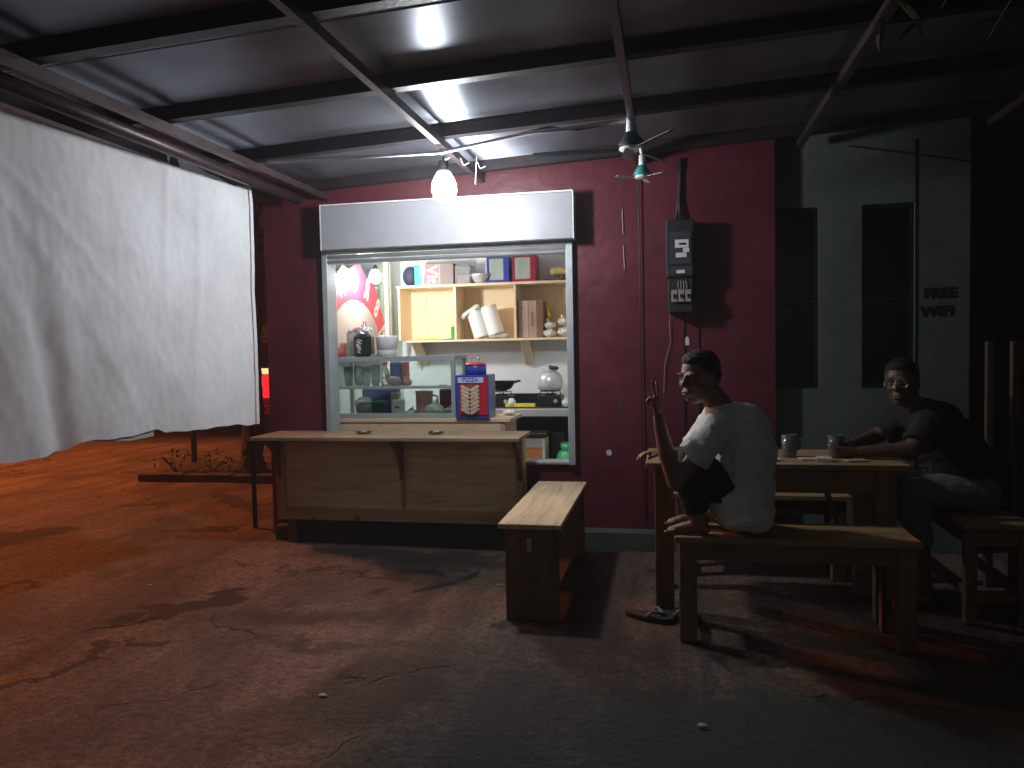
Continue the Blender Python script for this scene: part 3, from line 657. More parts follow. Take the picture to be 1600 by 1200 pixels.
tag(B(-2.01, -1.93, .36, .44, 1.047, 1.225).obj('blue_packet', 'blue_bag', bevel=.012, loc=(-1.97, .4, 1.047)), 'blue packet standing behind the pink capped bottle', 'packet')
tag(B(-1.925, -1.88, .38, .44, 1.047, 1.225).obj('red_packet', 'box_red', bevel=.008, loc=(-1.9, .41, 1.047)), 'narrow red packet standing beside the blue packet', 'packet')
tag(MB().ell((-1.94, .27, 1.085), (.055, .04, .037)).obj('sugar_bag', mat('sugar_bag', (.45,.36,.34), .4, bump=.8, bs=25), smooth=True, voxel=.008, sm=2, disp=(.012, .03), loc=(-1.94, .27, 1.047)), 'rounded brownish plastic bag lying in the upper showcase', 'bag')
t = MB().ell((-1.845, .28, 1.075), (.035, .03, .028)); t.limb((-1.85, .28, 1.09), (-1.83, .28, 1.13), .018, .008); t.limb((-1.86, .28, 1.10), (-1.89, .28, 1.125), .008, .004)
tag(t.obj('knotted_bag', 'pink', voxel=.006, sm=2, disp=(.01, .02), loc=(-1.845, .28, 1.047)), 'small pink knotted bag in the upper showcase', 'bag')
t = thing('serving_knife', 'thin knife with black handle lying at the right of the upper showcase shelf', 'knife', (-1.66, .25, 1.047))
B(-1.75, -1.60, .245, .262, 1.048, 1.051).obj('blade', 'chrome', t); B(-1.60, -1.54, .243, .264, 1.047, 1.057).obj('handle', 'black_plastic', t, bevel=.003)
# lower level
zb = Z0+.013
tag(B(-2.24, -1.96, .38, .46, zb, 1.03).obj('blue_crate', 'blue_paint', bevel=.012, loc=(-2.1, .42, zb)), 'blue plastic crate at the back of the lower showcase', 'crate')
t = thing('clear_tub', 'clear plastic tub with domed lid in the lower showcase', 'tub', (-2.17, .25, zb))
MB().lathe([(.055, 0), (.065, .09), (.062, .09), (.05, .006)], (-2.17, .25, zb), 20).obj('tub', 'clear_plastic', t, smooth=True)
MB().lathe([(.068, .0), (.066, .012), (.035, .04), (.012, .045), (0, .045)], (-2.17, .25, zb+.091), 20).obj('lid', 'clear_plastic', t, smooth=True)
t = thing('jelly_tub', 'small dark tub with green lid in the lower showcase', 'tub', (-2.05, .24, zb))
B(-2.09, -2.00, .20, .28, zb, zb+.085).obj('tub', 'fan_dark', t, bevel=.006); B(-2.096, -1.994, .195, .285, zb+.086, zb+.105).obj('lid', 'dark_green', t, bevel=.004)
tag(B(-1.985, -1.925, .3, .37, zb, zb+.16).obj('flour_packet', mat('flour_packet', (.75,.55,.47), .6, bump=.3), bevel=.01, loc=(-1.95, .33, zb)), 'salmon coloured paper packet behind the white packet', 'packet')
t = thing('white_packet', 'white printed packet standing in the middle of the lower showcase', 'packet', (-1.90, .24, zb))
B(-1.945, -1.86, .21, .27, zb, zb+.115).obj('packet', 'bag_white', t, bevel=.008); B(-1.92, -1.885, .2075, .2095, zb+.055, zb+.07).obj('print', 'print_brown', t)
t = thing('pink_jug', 'pink plastic jug in the lower showcase', 'jug', (-1.72, .34, zb))
MB().lathe([(.055, 0), (.060, .02), (.062, .15), (.066, .17), (.06, .17), (.055, .02), (0, .015)], (-1.74, .34, zb), 20).obj('jug', 'pink', t, smooth=True)
MB().tube([(-1.68, .34, zb+.14), (-1.64, .34, zb+.13), (-1.635, .34, zb+.07), (-1.68, .34, zb+.04)], .007, 8).obj('handle', 'pink', t, smooth=True)
tag(B(-1.64, -1.52, .38, .43, zb, zb+.18, ry=.0).obj('dark_red_tin', mat('tin_red', (.16,.04,.04), .4), bevel=.01, loc=(-1.58, .40, zb)), 'dark red tin at the back right of the lower showcase', 'tin')
for i, (x, y, r, lab) in enumerate(((-1.80, .22, .045, 'clear plastic bag beside the pink jug'), (-1.63, .23, .075, 'big clear plastic bag lying at the right of the lower showcase'), (-1.53, .26, .05, 'shiny clear bag in the right corner of the lower showcase'))):
    q = MB().ell((x, y, zb+r*.55), (r, r*.6, r*.55)); q.limb((x, y, zb+r*.8), (x+.02, y, zb+r*1.6), r*.35, r*.12)
    tag(q.obj('plastic_bag', 'bag_white' if i == 1 else 'clear_plastic', voxel=.007, sm=2, disp=(.02, .03), loc=(x, y, zb)), lab, 'bag')
# on top of the showcase
zt = Zt+.001
t = thing('black_wrapped_jar', 'black labelled jar with crumpled foil top on the showcase', 'jar', (-2.16, .28, zt))
B(-2.23, -2.10, .22, .33, zt, zt+.16, rz=.08).obj('jar', 'black_bag', t, bevel=.018)
q = MB().ell((-2.165, .275, zt+.18), (.06, .05, .04)); q.limb((-2.165, .275, zt+.2), (-2.155, .275, zt+.25), .022, .012); q.limb((-2.2, .27, zt+.2), (-2.27, .26, zt+.195), .015, .008)
q.obj('foil_top', 'foil', t, voxel=.006, sm=1, disp=(.03, .02))
text_mb('KOPI', .04, facing(-2.195, .2155, zt+.085, R(75)) , .0005, .001).obj('print', 'label_white', t) if False else None
pr_ = MB()
for k_ in range(9):
    pr_.box(-2.205+random.uniform(0, .02), -2.175+random.uniform(0, .02), .2145, .2165, zt+.03+k_*.011, zt+.036+k_*.011, ry=.4)
pr_.obj('print', 'label_white', t)
prof('clear_jar', 'tall clear plastic jar left of the black jar', 'jar', -2.27, .34, zt, [(.05, 0), (.055, .01), (.055, .17), (.045, .19), (.045, .2), (.042, .2), (.05, .16), (.05, .012), (0, .01)], 'clear_plastic')
prof('red_cup', 'small red cup at the left end of the showcase top', 'cup', -2.335, .24, zt, [(.022, 0), (.028, .07), (.026, .07), (.02, .005), (0, .004)], mat('cup_red', (.5,.08,.1), .4))
tag(B(-2.395, -2.345, .36, .42, zt, zt+.11).obj('paper_cup_stack', 'cardboard', bevel=.01, loc=(-2.37, .39, zt)), 'small brown carton at the far left of the showcase top', 'carton')
t = thing('white_tub', 'round white plastic tub on the showcase right of the black jar', 'tub', (-2.0, .30, zt))
MB().lathe([(.065, 0), (.07, .01), (.072, .05)], (-2.0, .30, zt), 22).obj('lower_shell', mat('tub_grey', (.45,.45,.46), .4), t, smooth=True)
MB().lathe([(.073, .05), (.08, .13), (.085, .145), (.08, .148), (0, .148)], (-2.0, .30, zt), 22).obj('upper_shell', 'white_plastic', t, smooth=True)
# snack display box
t = thing('snack_display_box', 'blue and red tin display box full of folded crackers, beside the showcase', 'display box', (-1.31, .2, Z0))
B(-1.435, -1.205, .10, .30, Z0, Z0+.30).obj('box_body', 'blue_paint', t, bevel=.004)
B(-1.2045, -1.200, .10, .30, Z0+.002, Z0+.298).obj('side_panel', mat('pale_blue_side', (.09,.12,.36), .35, bump=0), t)
B(-1.408, -1.210, .0935, .0995, Z0+.028, Z0+.285).obj('front_panel', 'red_gloss', t)
B(-1.398, -1.262, .089, .0932, Z0+.040, Z0+.232).obj('window_backing', mat('tray_brown', (.18,.10,.07), .8), t)
for i in range(7):
    for s_ in (-1, 1):
        z = Z0+.052+i*.026; x = -1.33+s_*.033
        q = B(x-.034, x+.034, .076, .0885, z-.009, z+.012, ry=-s_*.55 if s_ < 0 else .55*-1*s_)
        q.obj('cracker', 'krupuk', t, bevel=.003)
B(-1.415, -1.235, .085, .0930, Z0+.248, Z0+.285).obj('sign_strip', 'pale_blue', t)
text_mb('PIZZA', .036, facing(-1.325, .0845, Z0+.267), .0004, .0008, 1.15).obj('sign_text', 'blue_paint', t)
MB().lathe([(.075, 0), (.075, .06), (.07, .065)], (-1.315, .2, Z0+.30), 24).obj('neck', 'blue_paint', t, smooth=True)
MB().lathe([(.077, .0), (.07, .012), (.03, .02), (0, .021)], (-1.315, .2, Z0+.366), 24).obj('lid', 'red_gloss', t, smooth=True)
MB().tube([(-1.34, .2, Z0+.385), (-1.345, .2, Z0+.41), (-1.33, .2, Z0+.425), (-1.30, .2, Z0+.425), (-1.285, .2, Z0+.41), (-1.29, .2, Z0+.385)], .003, 6).obj('handle', 'chrome', t, smooth=True)
t = thing('cloth_roll', 'crumpled pale rag behind the display box', 'rag', (-1.13, .4, Z0))
MB().ell((-1.12, .4, Z0+.018), (.05, .05, .018)).obj('rag', 'bag_white', t, voxel=.007, sm=1, disp=(.015, .02))

# ------------------------------------------------------------------ wall shelf at the back
S = thing('wall_shelf', 'pale wooden wall shelf of three open boxes on the back wall', 'shelf', (-1.6, 1.75, 1.4))
ys0, ys1 = 1.58, 1.895
B(-2.385, -.35, ys0, ys1, 1.862, 1.885).obj('top_board', 'shelf_wood', S, bevel=.002)
B(-2.30, -.35, ys0, ys1, 1.375, 1.395).obj('bottom_board', 'shelf_wood', S, bevel=.002)
for x in (-2.36, -1.84, -1.30, -.76, -.37): B(x-.01, x+.01, ys0+.002, ys1-.01, 1.396, 1.861).obj('divider', 'shelf_wood', S, bevel=.001)
for x0, x1 in ((-2.349, -2.20), (-2.197, -1.851), (-1.829, -1.70), (-1.697, -1.311), (-1.289, -.771), (-.749, -.381)): B(x0, x1, ys1-.009, ys1-.001, 1.396, 1.861).obj('back_panel', 'shelf_back', S)
for x in (-2.22, -1.22, -.5):
    MB().prism([(ys0+.05, 1.374), (ys1-.001, 1.374), (ys1-.001, 1.16), (ys1-.05, 1.16)], x-.05, x-.035, 'x').obj('bracket', 'shelf_wood', S, bevel=.002)
    MB().prism([(ys0+.05, 1.374), (ys0+.10, 1.374), (ys1-.001, 1.20), (ys1-.001, 1.16)], x-.034, x+.03, 'x').obj('bracket_plate', 'shelf_wood', S)
zs = 1.886
tag(MB().ell((-2.28, 1.68, zs+.09), (.07, .06, .09)).obj('navy_bag', 'navy', smooth=True, loc=(-2.28, 1.68, zs)), 'dark navy rounded bag at the left end of the shelf top', 'bag')
# water carton
t = thing('water_carton', 'teal and red printed carton with vertical Vit lettering on the shelf top', 'carton', (-2.05, 1.72, zs))
B(-2.22, -1.98, 1.62, 1.80, zs, zs+.185, rz=0).obj('carton', 'box_green_grey', t, bevel=.002)
B(-1.9795, -1.86, 1.62, 1.80, zs, zs+.185).obj('carton_side', 'box_side', t)
wv = [(-2.219, zs+.002), (-2.165, zs+.002)] + [(-2.165+.012*math.sin(k*.9), zs+.002+k*.03) for k in range(1, 6)] + [(-2.165, zs+.183), (-2.219, zs+.183)]
MB().prism(wv, 1.6175, 1.6195).obj('teal_print', 'teal', t)
wv = [(-1.99, zs+.004), (-1.99, zs+.182), (-2.125, zs+.182)] + [(-2.125+.012*math.sin(k*1.1), zs+.182-k*.03) for k in range(1, 6)] + [(-2.13, zs+.004)]
MB().prism(wv, 1.6175, 1.6195).obj('red_print', 'box_red', t)
text_mb('Vit', .145, facing(-2.055, 1.6165, zs+.092, R(-90)), .0004, .003, 1.0).obj('lettering', 'letter_pale', t)
B(-2.10, -2.0, 1.64, 1.66, zs+.186, zs+.192).obj('tape_piece', 'black_plastic', t)
t = thing('clear_box', 'clear plastic box on the shelf top between carton and bowl', 'box', (-1.76, 1.72, zs))
B(-1.845, -1.70, 1.62, 1.80, zs, zs+.17).obj('box', 'clear_plastic', t, bevel=.008); B(-1.855, -1.55, 1.72, 1.82, zs+.171, zs+.18).obj('lid', 'white_plastic', t) if False else None
B(-1.83, -1.715, 1.64, 1.78, zs+.005, zs+.08).obj('contents', 'pink', t, bevel=.01)
tag(MB().lathe([(.03, 0), (.06, .02), (.082, .07), (.085, .085), (.078, .085), (.05, .025), (0, .015)], (-1.62, 1.66, zs), 22).obj('mixing_bowl', 'kettle', smooth=True, loc=(-1.62, 1.66, zs)), 'steel bowl on the shelf top beside the blue case', 'bowl')
tag(B(-1.68, -1.56, 1.77, 1.86, zs, zs+.2).obj('white_tray', 'white_plastic', bevel=.01, loc=(-1.62, 1.8, zs)), 'white plastic tray standing behind the bowl', 'tray')
def tincase(x, w, m, lab, sd):
    t = thing('glazed_tin_case', lab, 'display box', (x, 1.7, zs), 'glazed tin cases on the shelf top')
    z1 = zs+.235
    B(x-w/2, x+w/2, 1.66, 1.84, zs, z1).obj('case_body', sd, t, bevel=.003)
    for a in ((x-w/2, x-w/2+.02, zs, z1), (x+w/2-.02-.03, x+w/2, zs, z1), (x-w/2+.02, x+w/2-.05, zs, zs+.025), (x-w/2+.02, x+w/2-.05, z1-.02, z1)): B(a[0], a[1], 1.645, 1.659, a[2], a[3]).obj('front_frame', m, t, bevel=.001)
    B(x-w/2+.021, x+w/2-.051, 1.650, 1.658, zs+.026, z1-.021).obj('front_pane', mat('case_glass', (.35,.42,.38), .12, bump=.4, bs=3, stretch=(6,1,.4)), t)
tincase(-1.46, .20, 'blue_paint', 'blue glazed tin case on the shelf top', 'blue_paint'); tincase(-1.225, .21, 'maroon_gloss', 'red glazed tin case on the shelf top', 'maroon_gloss')
q = MB().ell((-.93, 1.70, zs+.025), (.13, .07, .025)); q.ell((-1.02, 1.68, zs+.03), (.05, .05, .02))
tag(q.obj('dark_cloth', mat('dark_cloth', (.10,.07,.065), .9, bump=.5), voxel=.009, sm=2, disp=(.03, .04), loc=(-.95, 1.7, zs)), 'dark folded cloth at the right of the shelf top', 'cloth')
tag(MB().limb((-.97, 1.72, zs+.085), (-.80, 1.72, zs+.09), .035, .035).obj('yellow_towel', mat('towel', (.55,.45,.18), .9, bump=.6), voxel=.008, sm=1, disp=(.01, .03), loc=(-.88, 1.72, zs+.05)), 'rolled yellowish towel lying on the dark cloth', 'towel')
zc = 1.396
for i, (x, w) in enumerate(((-2.15, .10), (-2.05, .07))):
    tag(MB().ell((x, 1.66, zc+.008+.004*i), (w, .05, .007)).obj('yellow_leaf_tray', 'yellow', smooth=True, loc=(x, 1.66, zc)), ['yellow flat tray at the left of the first shelf box', 'small yellow flat tray overlapping the larger yellow tray'][i], 'tray')
tag(MB().lathe([(.05, 0), (.085, .012), (.083, .015), (.04, .006), (0, .005)], (-1.95, 1.68, zc+.001), 20).obj('white_plate', 'white_plastic', smooth=True, loc=(-1.95, 1.68, zc)), 'white plate on the floor of the first shelf box', 'plate')
t = thing('green_lighter_box', 'narrow green pack standing against the first divider', 'pack', (-1.875, 1.65, zc))
B(-1.893, -1.860, 1.62, 1.66, zc, zc+.115).obj('pack', 'green_box', t, bevel=.003); MB().tube([(-1.878, 1.64, zc+.115), (-1.880, 1.64, zc+.145)], .002, 5).obj('stem', 'black_plastic', t)
# two rolls / stacked wrap, leaning
def roll(x, z, lab, h, ang):
    M = Matrix.Rotation(ang, 3, 'Y')
    pr = [(0, -h/2)] + [(r, -h/2) for r in (.03,)]
    b = MB()
    k_ = 9
    for j in range(k_): pass
    prf = [(.055, -h/2)]
    for j in range(24): zz = -h/2 + h*(j+.5)/24; prf += [(.072+.0012*(j % 2), zz)]
    prf += [(.055, h/2)]
    t = thing('foam_cup_roll', lab, 'cup stack', (x, 1.72, z), 'white foam stacks in the middle shelf box')
    MB().lathe(prf, (x, 1.72, z), 24, M).obj('cup_sleeve', 'paper_white', t, smooth=True)
roll(-1.665, zc+.135, 'left leaning white foam stack in the middle shelf box', .25, R(-17)); roll(-1.535, zc+.165, 'right leaning white foam stack in the middle shelf box', .27, R(-17))
q = MB(); q.limb((-1.81, 1.67, zc+.195), (-1.66, 1.67, zc+.285), .022, .026); q.ell((-1.80, 1.67, zc+.20), (.035, .03, .025))
tag(q.obj('plastic_wrapper', 'bag_white', voxel=.007, sm=1, disp=(.02, .02), loc=(-1.74, 1.67, zc+.2)), 'torn plastic wrapper draped on the left foam stack', 'wrapper')
q = MB().ell((-1.43, 1.66, zc+.02), (.07, .05, .02)); q.ell((-1.5, 1.65, zc+.015), (.06, .04, .015))
tag(q.obj('paper_heap', 'concrete', voxel=.008, sm=1, disp=(.025, .025), loc=(-1.45, 1.66, zc)), 'crumpled grey paper under the foam stacks', 'paper')
t = thing('taped_carton', 'upright brown carton sealed with tape in the third shelf box', 'carton', (-1.19, 1.7, zc))
B(-1.278, -1.115, 1.62, 1.80, zc, zc+.325).obj('carton', 'cardboard', t, bevel=.003); B(-1.1145, -1.06, 1.62, 1.80, zc, zc+.32).obj('carton_side', 'cardboard_dark', t)
B(-1.212, -1.192, 1.617, 1.6195, zc+.002, zc+.323).obj('tape_strip', 'tape', t)
pq = MB()
for z in (.06, .08, .25, .27): pq.box(-1.26, -1.235, 1.6175, 1.6195, zc+z, zc+z+.006)
pq.box(-1.165, -1.145, 1.6175, 1.6195, zc+.1, zc+.22); pq.obj('print', 'print_brown', t)
for i, (x, y, z, r, lab) in enumerate(((-1.01, 1.66, zc+.035, .055, 'lower left white bag beside the carton'), (-1.01, 1.67, zc+.105, .05, 'upper left white bag beside the carton'), (-.875, 1.66, zc+.045, .06, 'lower right white bag in the third shelf box'), (-.88, 1.68, zc+.135, .055, 'topmost right white bag in the third shelf box'))):
    q = MB().ell((x, y, z), (r*1.15, r, r*.62)); q.limb((x, y, z+.02), (x+.03*(-1)**i, y, z+.06), .018, .008)
    tag(q.obj('white_bag', 'bag_white', voxel=.007, sm=2, disp=(.025, .03), loc=(x, y, z-r*.6)), lab, 'bag')
q = MB().ell((-1.035, 1.75, zc+.20), (.02, .03, .06)); tag(q.obj('yellow_cloth', 'yellow', voxel=.006, sm=1, disp=(.02, .03), loc=(-1.035, 1.75, zc)), 'yellow cloth squeezed behind the carton', 'cloth')

# ------------------------------------------------------------------ cooking slab
t = thing('cooking_slab', 'rough concrete cooking slab along the back wall', 'slab', (-.9, 1.6, .12))
B(-1.75, -.19, 1.25, 1.899, .735, .80).obj('slab', 'concrete', t, bevel=.008)
B(-1.42, -1.33, 1.35, 1.899, .12, .734).obj('support', 'dark_slate', t); B(-1.329, -.19, 1.86, 1.898, .12, .734).obj('back_panel', 'dark_slate', t)
zk = .801
t = thing('rubber_mat', 'black mat with yellow stripe on the cooking slab', 'mat', (-1.1, 1.5, zk))
B(-1.46, -.75, 1.32, 1.70, zk, zk+.01).obj('mat', 'rubber', t); B(-1.35, -1.10, 1.34, 1.37, zk+.012, zk+.04).obj('yellow_strip', 'yellow', t)
B(-1.42, -1.08, 1.74, 1.80, zk, zk+.10).obj('tray_rim', 'cast_black', t)
def stove(x, lab):
    t = thing('gas_stove', lab, 'stove', (x, 1.5, zk+.01))
    B(x-.105, x+.105, 1.40, 1.62, zk+.011, zk+.10).obj('stove_body', 'cast_black', t, bevel=.008)
    MB().lathe([(.05, 0), (.055, .012), (.03, .016), (0, .017)], (x, 1.51, zk+.10), 18).obj('burner', 'cast_black', t, smooth=True)
    for k_ in range(4):
        a = k_*PI/2+.4; MB().tube([(x+.09*math.cos(a), 1.51+.09*math.sin(a), zk+.10), (x+.085*math.cos(a), 1.51+.085*math.sin(a), zk+.135), (x+.03*math.cos(a), 1.51+.03*math.sin(a), zk+.13)], .005, 6).obj('pan_support', 'cast_black', t)
    MB().tube([(x+.06, 1.385, zk+.055), (x+.06, 1.40, zk+.055)], .016, 12).obj('knob', 'frame_grey', t)
stove(-1.42, 'left black gas stove under the wok'); stove(-.99, 'right black gas stove under the white kettle')
t = thing('black_wok', 'black wok on the left stove', 'wok', (-1.42, 1.51, zk+.13))
MB().lathe([(.04, 0), (.09, .025), (.125, .085), (.13, .088), (.12, .085), (.085, .03), (0, .01)], (-1.42, 1.51, zk+.136), 24).obj('pan', 'cast_black', t, smooth=True)
MB().tube([(-1.30, 1.51, zk+.21), (-1.27, 1.51, zk+.225), (-1.25, 1.51, zk+.222)], .01, 8).obj('handle', 'cast_black', t, smooth=True)
t = thing('white_kettle', 'round white pot with black knob on the right stove', 'pot', (-.99, 1.51, zk+.13))
MB().lathe([(.07, 0), (.10, .015), (.112, .06), (.108, .11), (.09, .145), (.06, .165)], (-.99, 1.51, zk+.136), 26).obj('pot_body', 'kettle', t, smooth=True)
MB().lathe([(.062, 0), (.05, .012), (.02, .022), (0, .023)], (-.99, 1.51, zk+.303), 22).obj('lid', 'kettle', t, smooth=True)
MB().limb((-.975, 1.47, zk+.335), (-.925, 1.47, zk+.33), .017, .015).obj('knob', 'black_plastic', t, smooth=True)
MB().tube([(-.99, 1.5, zk+.32), (-.99, 1.5, zk+.355)], .008, 8).obj('knob_stem', 'black_plastic', t)
q = MB().ell((-1.30, 1.36, zk+.045), (.035, .03, .042)); tag(q.obj('white_pouch', 'bag_white', voxel=.006, sm=1, disp=(.015, .02), loc=(-1.3, 1.36, zk)), 'white pouch leaning on the left stove', 'pouch')
q = MB().ell((-.83, 1.36, zk+.04), (.045, .04, .04)); tag(q.obj('green_pouch', mat('pale_green', (.45,.62,.55), .35, bump=.5, bs=20), voxel=.006, sm=1, disp=(.015, .02), loc=(-.83, 1.36, zk)), 'pale green plastic bag at the right end of the slab', 'bag')
# beneath
t = thing('orange_cooler', 'orange and tan carton standing under the cooking slab', 'carton', (-1.1, 1.2, .12))
B(-1.25, -1.005, 1.10, 1.30, .12, .58).obj('carton', 'orange_box', t, bevel=.006); B(-1.25, -1.005, 1.095, 1.0995, .50, .575).obj('carton_band', 'board_white', t)
B(-1.24, -1.16, 1.090, 1.0945, .53, .545).obj('print', 'black_plastic', t); B(-1.004, -.98, 1.10, 1.30, .12, .575).obj('carton_side', 'curtain_cream', t)
B(-1.27, -.96, 1.08, 1.32, .581, .62).obj('lid', 'black_plastic', t, bevel=.01)
tag(B(-.975, -.85, 1.3, 1.5, .12, .60).obj('dark_bucket', 'black_plastic', bevel=.02, loc=(-.91, 1.4, .12)), 'dark container behind the orange carton', 'container')
t = thing('gas_cylinder', 'green gas cylinder under the right end of the slab', 'gas cylinder', (-.77, 1.15, .12))
MB().lathe([(.11, 0), (.13, .05), (.135, .12), (.135, .26), (.11, .34), (.05, .38), (0, .385)], (-.77, 1.15, .12), 26).obj('tank', 'gas_green', t, smooth=True)
MB().lathe([(.085, .0), (.09, .08), (.082, .08), (.078, 0)], (-.77, 1.15, .455), 22).obj('collar', 'gas_green', t, smooth=True)
B(-.80, -.73, 1.01, 1.02, .24, .34).obj('sticker', 'breaker_grey', t)

# ------------------------------------------------------------------ electricity meter
t = thing('electricity_meter', 'black electricity meter box with white labels and breakers on the maroon wall', 'meter', (.13, -.07, 1.8))
B(-.004, .168, -.135, -.002, 1.72, 2.075).obj('meter_case', 'meter_black', t, bevel=.008); B(.006, .158, -.12, -.002, 1.505, 1.719).obj('breaker_case', 'meter_black', t, bevel=.006)
B(.1685, .20, -.07, -.002, 1.60, 2.02).obj('side_shade', 'meter_black', t, bevel=.005)  # narrow dark box standing in for the shade beside the meter
B(.018, .150, -.142, -.136, 1.80, 2.0).obj('meter_window', 'meter_glass', t, bevel=.002)
B(.05, .132, -.148, -.143, 1.90, 1.95).obj('label_plate', 'label_white', t); B(.075, .115, -.1505, -.1485, 1.918, 1.93).obj('display', 'black_plastic', t)
B(.098, .136, -.148, -.143, 1.872, 1.898).obj('label_plate', 'label_white', t); B(.055, .12, -.148, -.143, 1.842, 1.87).obj('label_plate', 'label_white', t)
text_mb('40581', .022, facing(.088, -.1486, 1.856), .0003).obj('print', 'black_plastic', t) if False else None
B(.015, .150, -.141, -.136, 1.735, 1.782).obj('cover_plate', 'meter_glass', t); B(.058, .108, -.146, -.1415, 1.745, 1.765).obj('label_plate', 'label_white', t)
for i in range(3):
    x = .026 + i*.042
    b_ = B(x, x+.036, -.142, -.121, 1.570, 1.645).obj('breaker', 'breaker_grey', t, bevel=.002)
    B(x+.011, x+.025, -.152, -.1425, 1.595, 1.618).obj('toggle', 'black_plastic', b_)
q = MB()
for i in range(4): q.tube([(.07+i*.014, -.125, 1.70), (.066+i*.018, -.128, 1.67), (.07+i*.015, -.13, 1.648)], .003, 5)
q.obj('leads', 'breaker_grey', t)
for i, dx in enumerate((0, .022)):
    MB().tube([(.06+dx, -.04, 2.085), (.075+dx*.3, -.02, 2.2), (.085+dx*.2, -.015, 2.36), (.088+dx*.3, -.02, 2.47)], .009, 8).obj('feed_cable', 'cable', t, smooth=True)
MB().tube([(.02, -.05, 1.57), (.012, -.012, 1.45), (.018, -.012, 1.33), (-.02, -.012, 1.18), (-.028, -.012, 1.0)], .0022, 5).obj('loose_wire', 'wire_pale', t)
MB().tube([(.10, -.008, 1.50), (.10, -.008, .2)], .004, 6).obj('down_cable', 'cable', t); MB().tube([(.19, -.008, 1.50), (.19, -.008, .2)], .004, 6).obj('down_cable', 'cable', t)

# ------------------------------------------------------------------ small hanging fans
def fan(x, y, z, s, lab, dark, angs, stem):
    t = thing('mini_ceiling_fan', lab, 'fan', (x, y, z), 'small fans hanging under the canopy')
    MB().lathe([(.018*s, .055*s), (.021*s, .06*s), (.019*s, .115*s), (.012*s, .12*s)], (x, y, z), 14).obj('neck', 'white_plastic', t, smooth=True)
    MB().lathe([(.05*s, -.005*s), (.052*s, .01*s), (.036*s, .035*s), (.024*s, .055*s), (0, .056*s)], (x, y, z), 18).obj('motor_housing', 'fan_dark' if dark else 'fan_teal', t, smooth=True)
    MB().lathe([(0, -.022*s), (.03*s, -.02*s), (.05*s, -.014*s), (.05*s, -.006*s)], (x, y, z), 18).obj('hub', 'white_plastic', t, smooth=True)
    for a, ln in angs:
        M = Matrix.Translation((x, y, z-.012*s)) @ Matrix.Rotation(a, 4, 'Z') @ Matrix.Rotation(R(14), 4, 'X')
        b = MB(); pts = [(.03*s, -.008), (.06*s, -.018), (ln*.7, -.026), (ln, -.018), (ln+.01, 0), (ln, .014), (ln*.7, .018), (.06*s, .010), (.03*s, .006)]
        vs = [M @ Vector((p[0], p[1], .0015)) for p in pts] + [M @ Vector((p[0], p[1], -.0015)) for p in pts]; n_ = len(pts)
        b.add(vs, [tuple(range(n_)), tuple(range(n_, 2*n_))[::-1]] + [(i_, (i_+1) % n_, (i_+1) % n_+n_, i_+n_) for i_ in range(n_)])
        b.obj('blade', 'blade' if not dark else 'fan_dark', t)
    MB().tube([(x, y, z+.118*s), (x+.004, y, z+.16*s), (x, y, stem)], .004, 6).obj('rod', 'cable', t)
    return t
F1 = fan(-.17, -1.0, 2.318, 1.25, 'upper small fan with dark housing under the third rafter', True, ((PI*1.02, .50), (PI*1.02+2.1, .36), (PI*1.02-2.1, .36)), 2.44)
B(-.21, -.16, -1.05, -1.048, 2.245, 2.295, ry=.45).obj('paper_tag', 'label_white', F1)
MB().ell((-.115, -1.03, 2.29), (.014, .012, .026)).obj('pull_knob', 'white_plastic', F1, smooth=True)
fan(-.13, -.55, 2.268, .95, 'lower small fan with teal housing nearer the maroon wall', False, ((PI*1.12, .15), (PI*1.12+2.1, .15), (PI*1.12-2.1, .15)), 2.47)
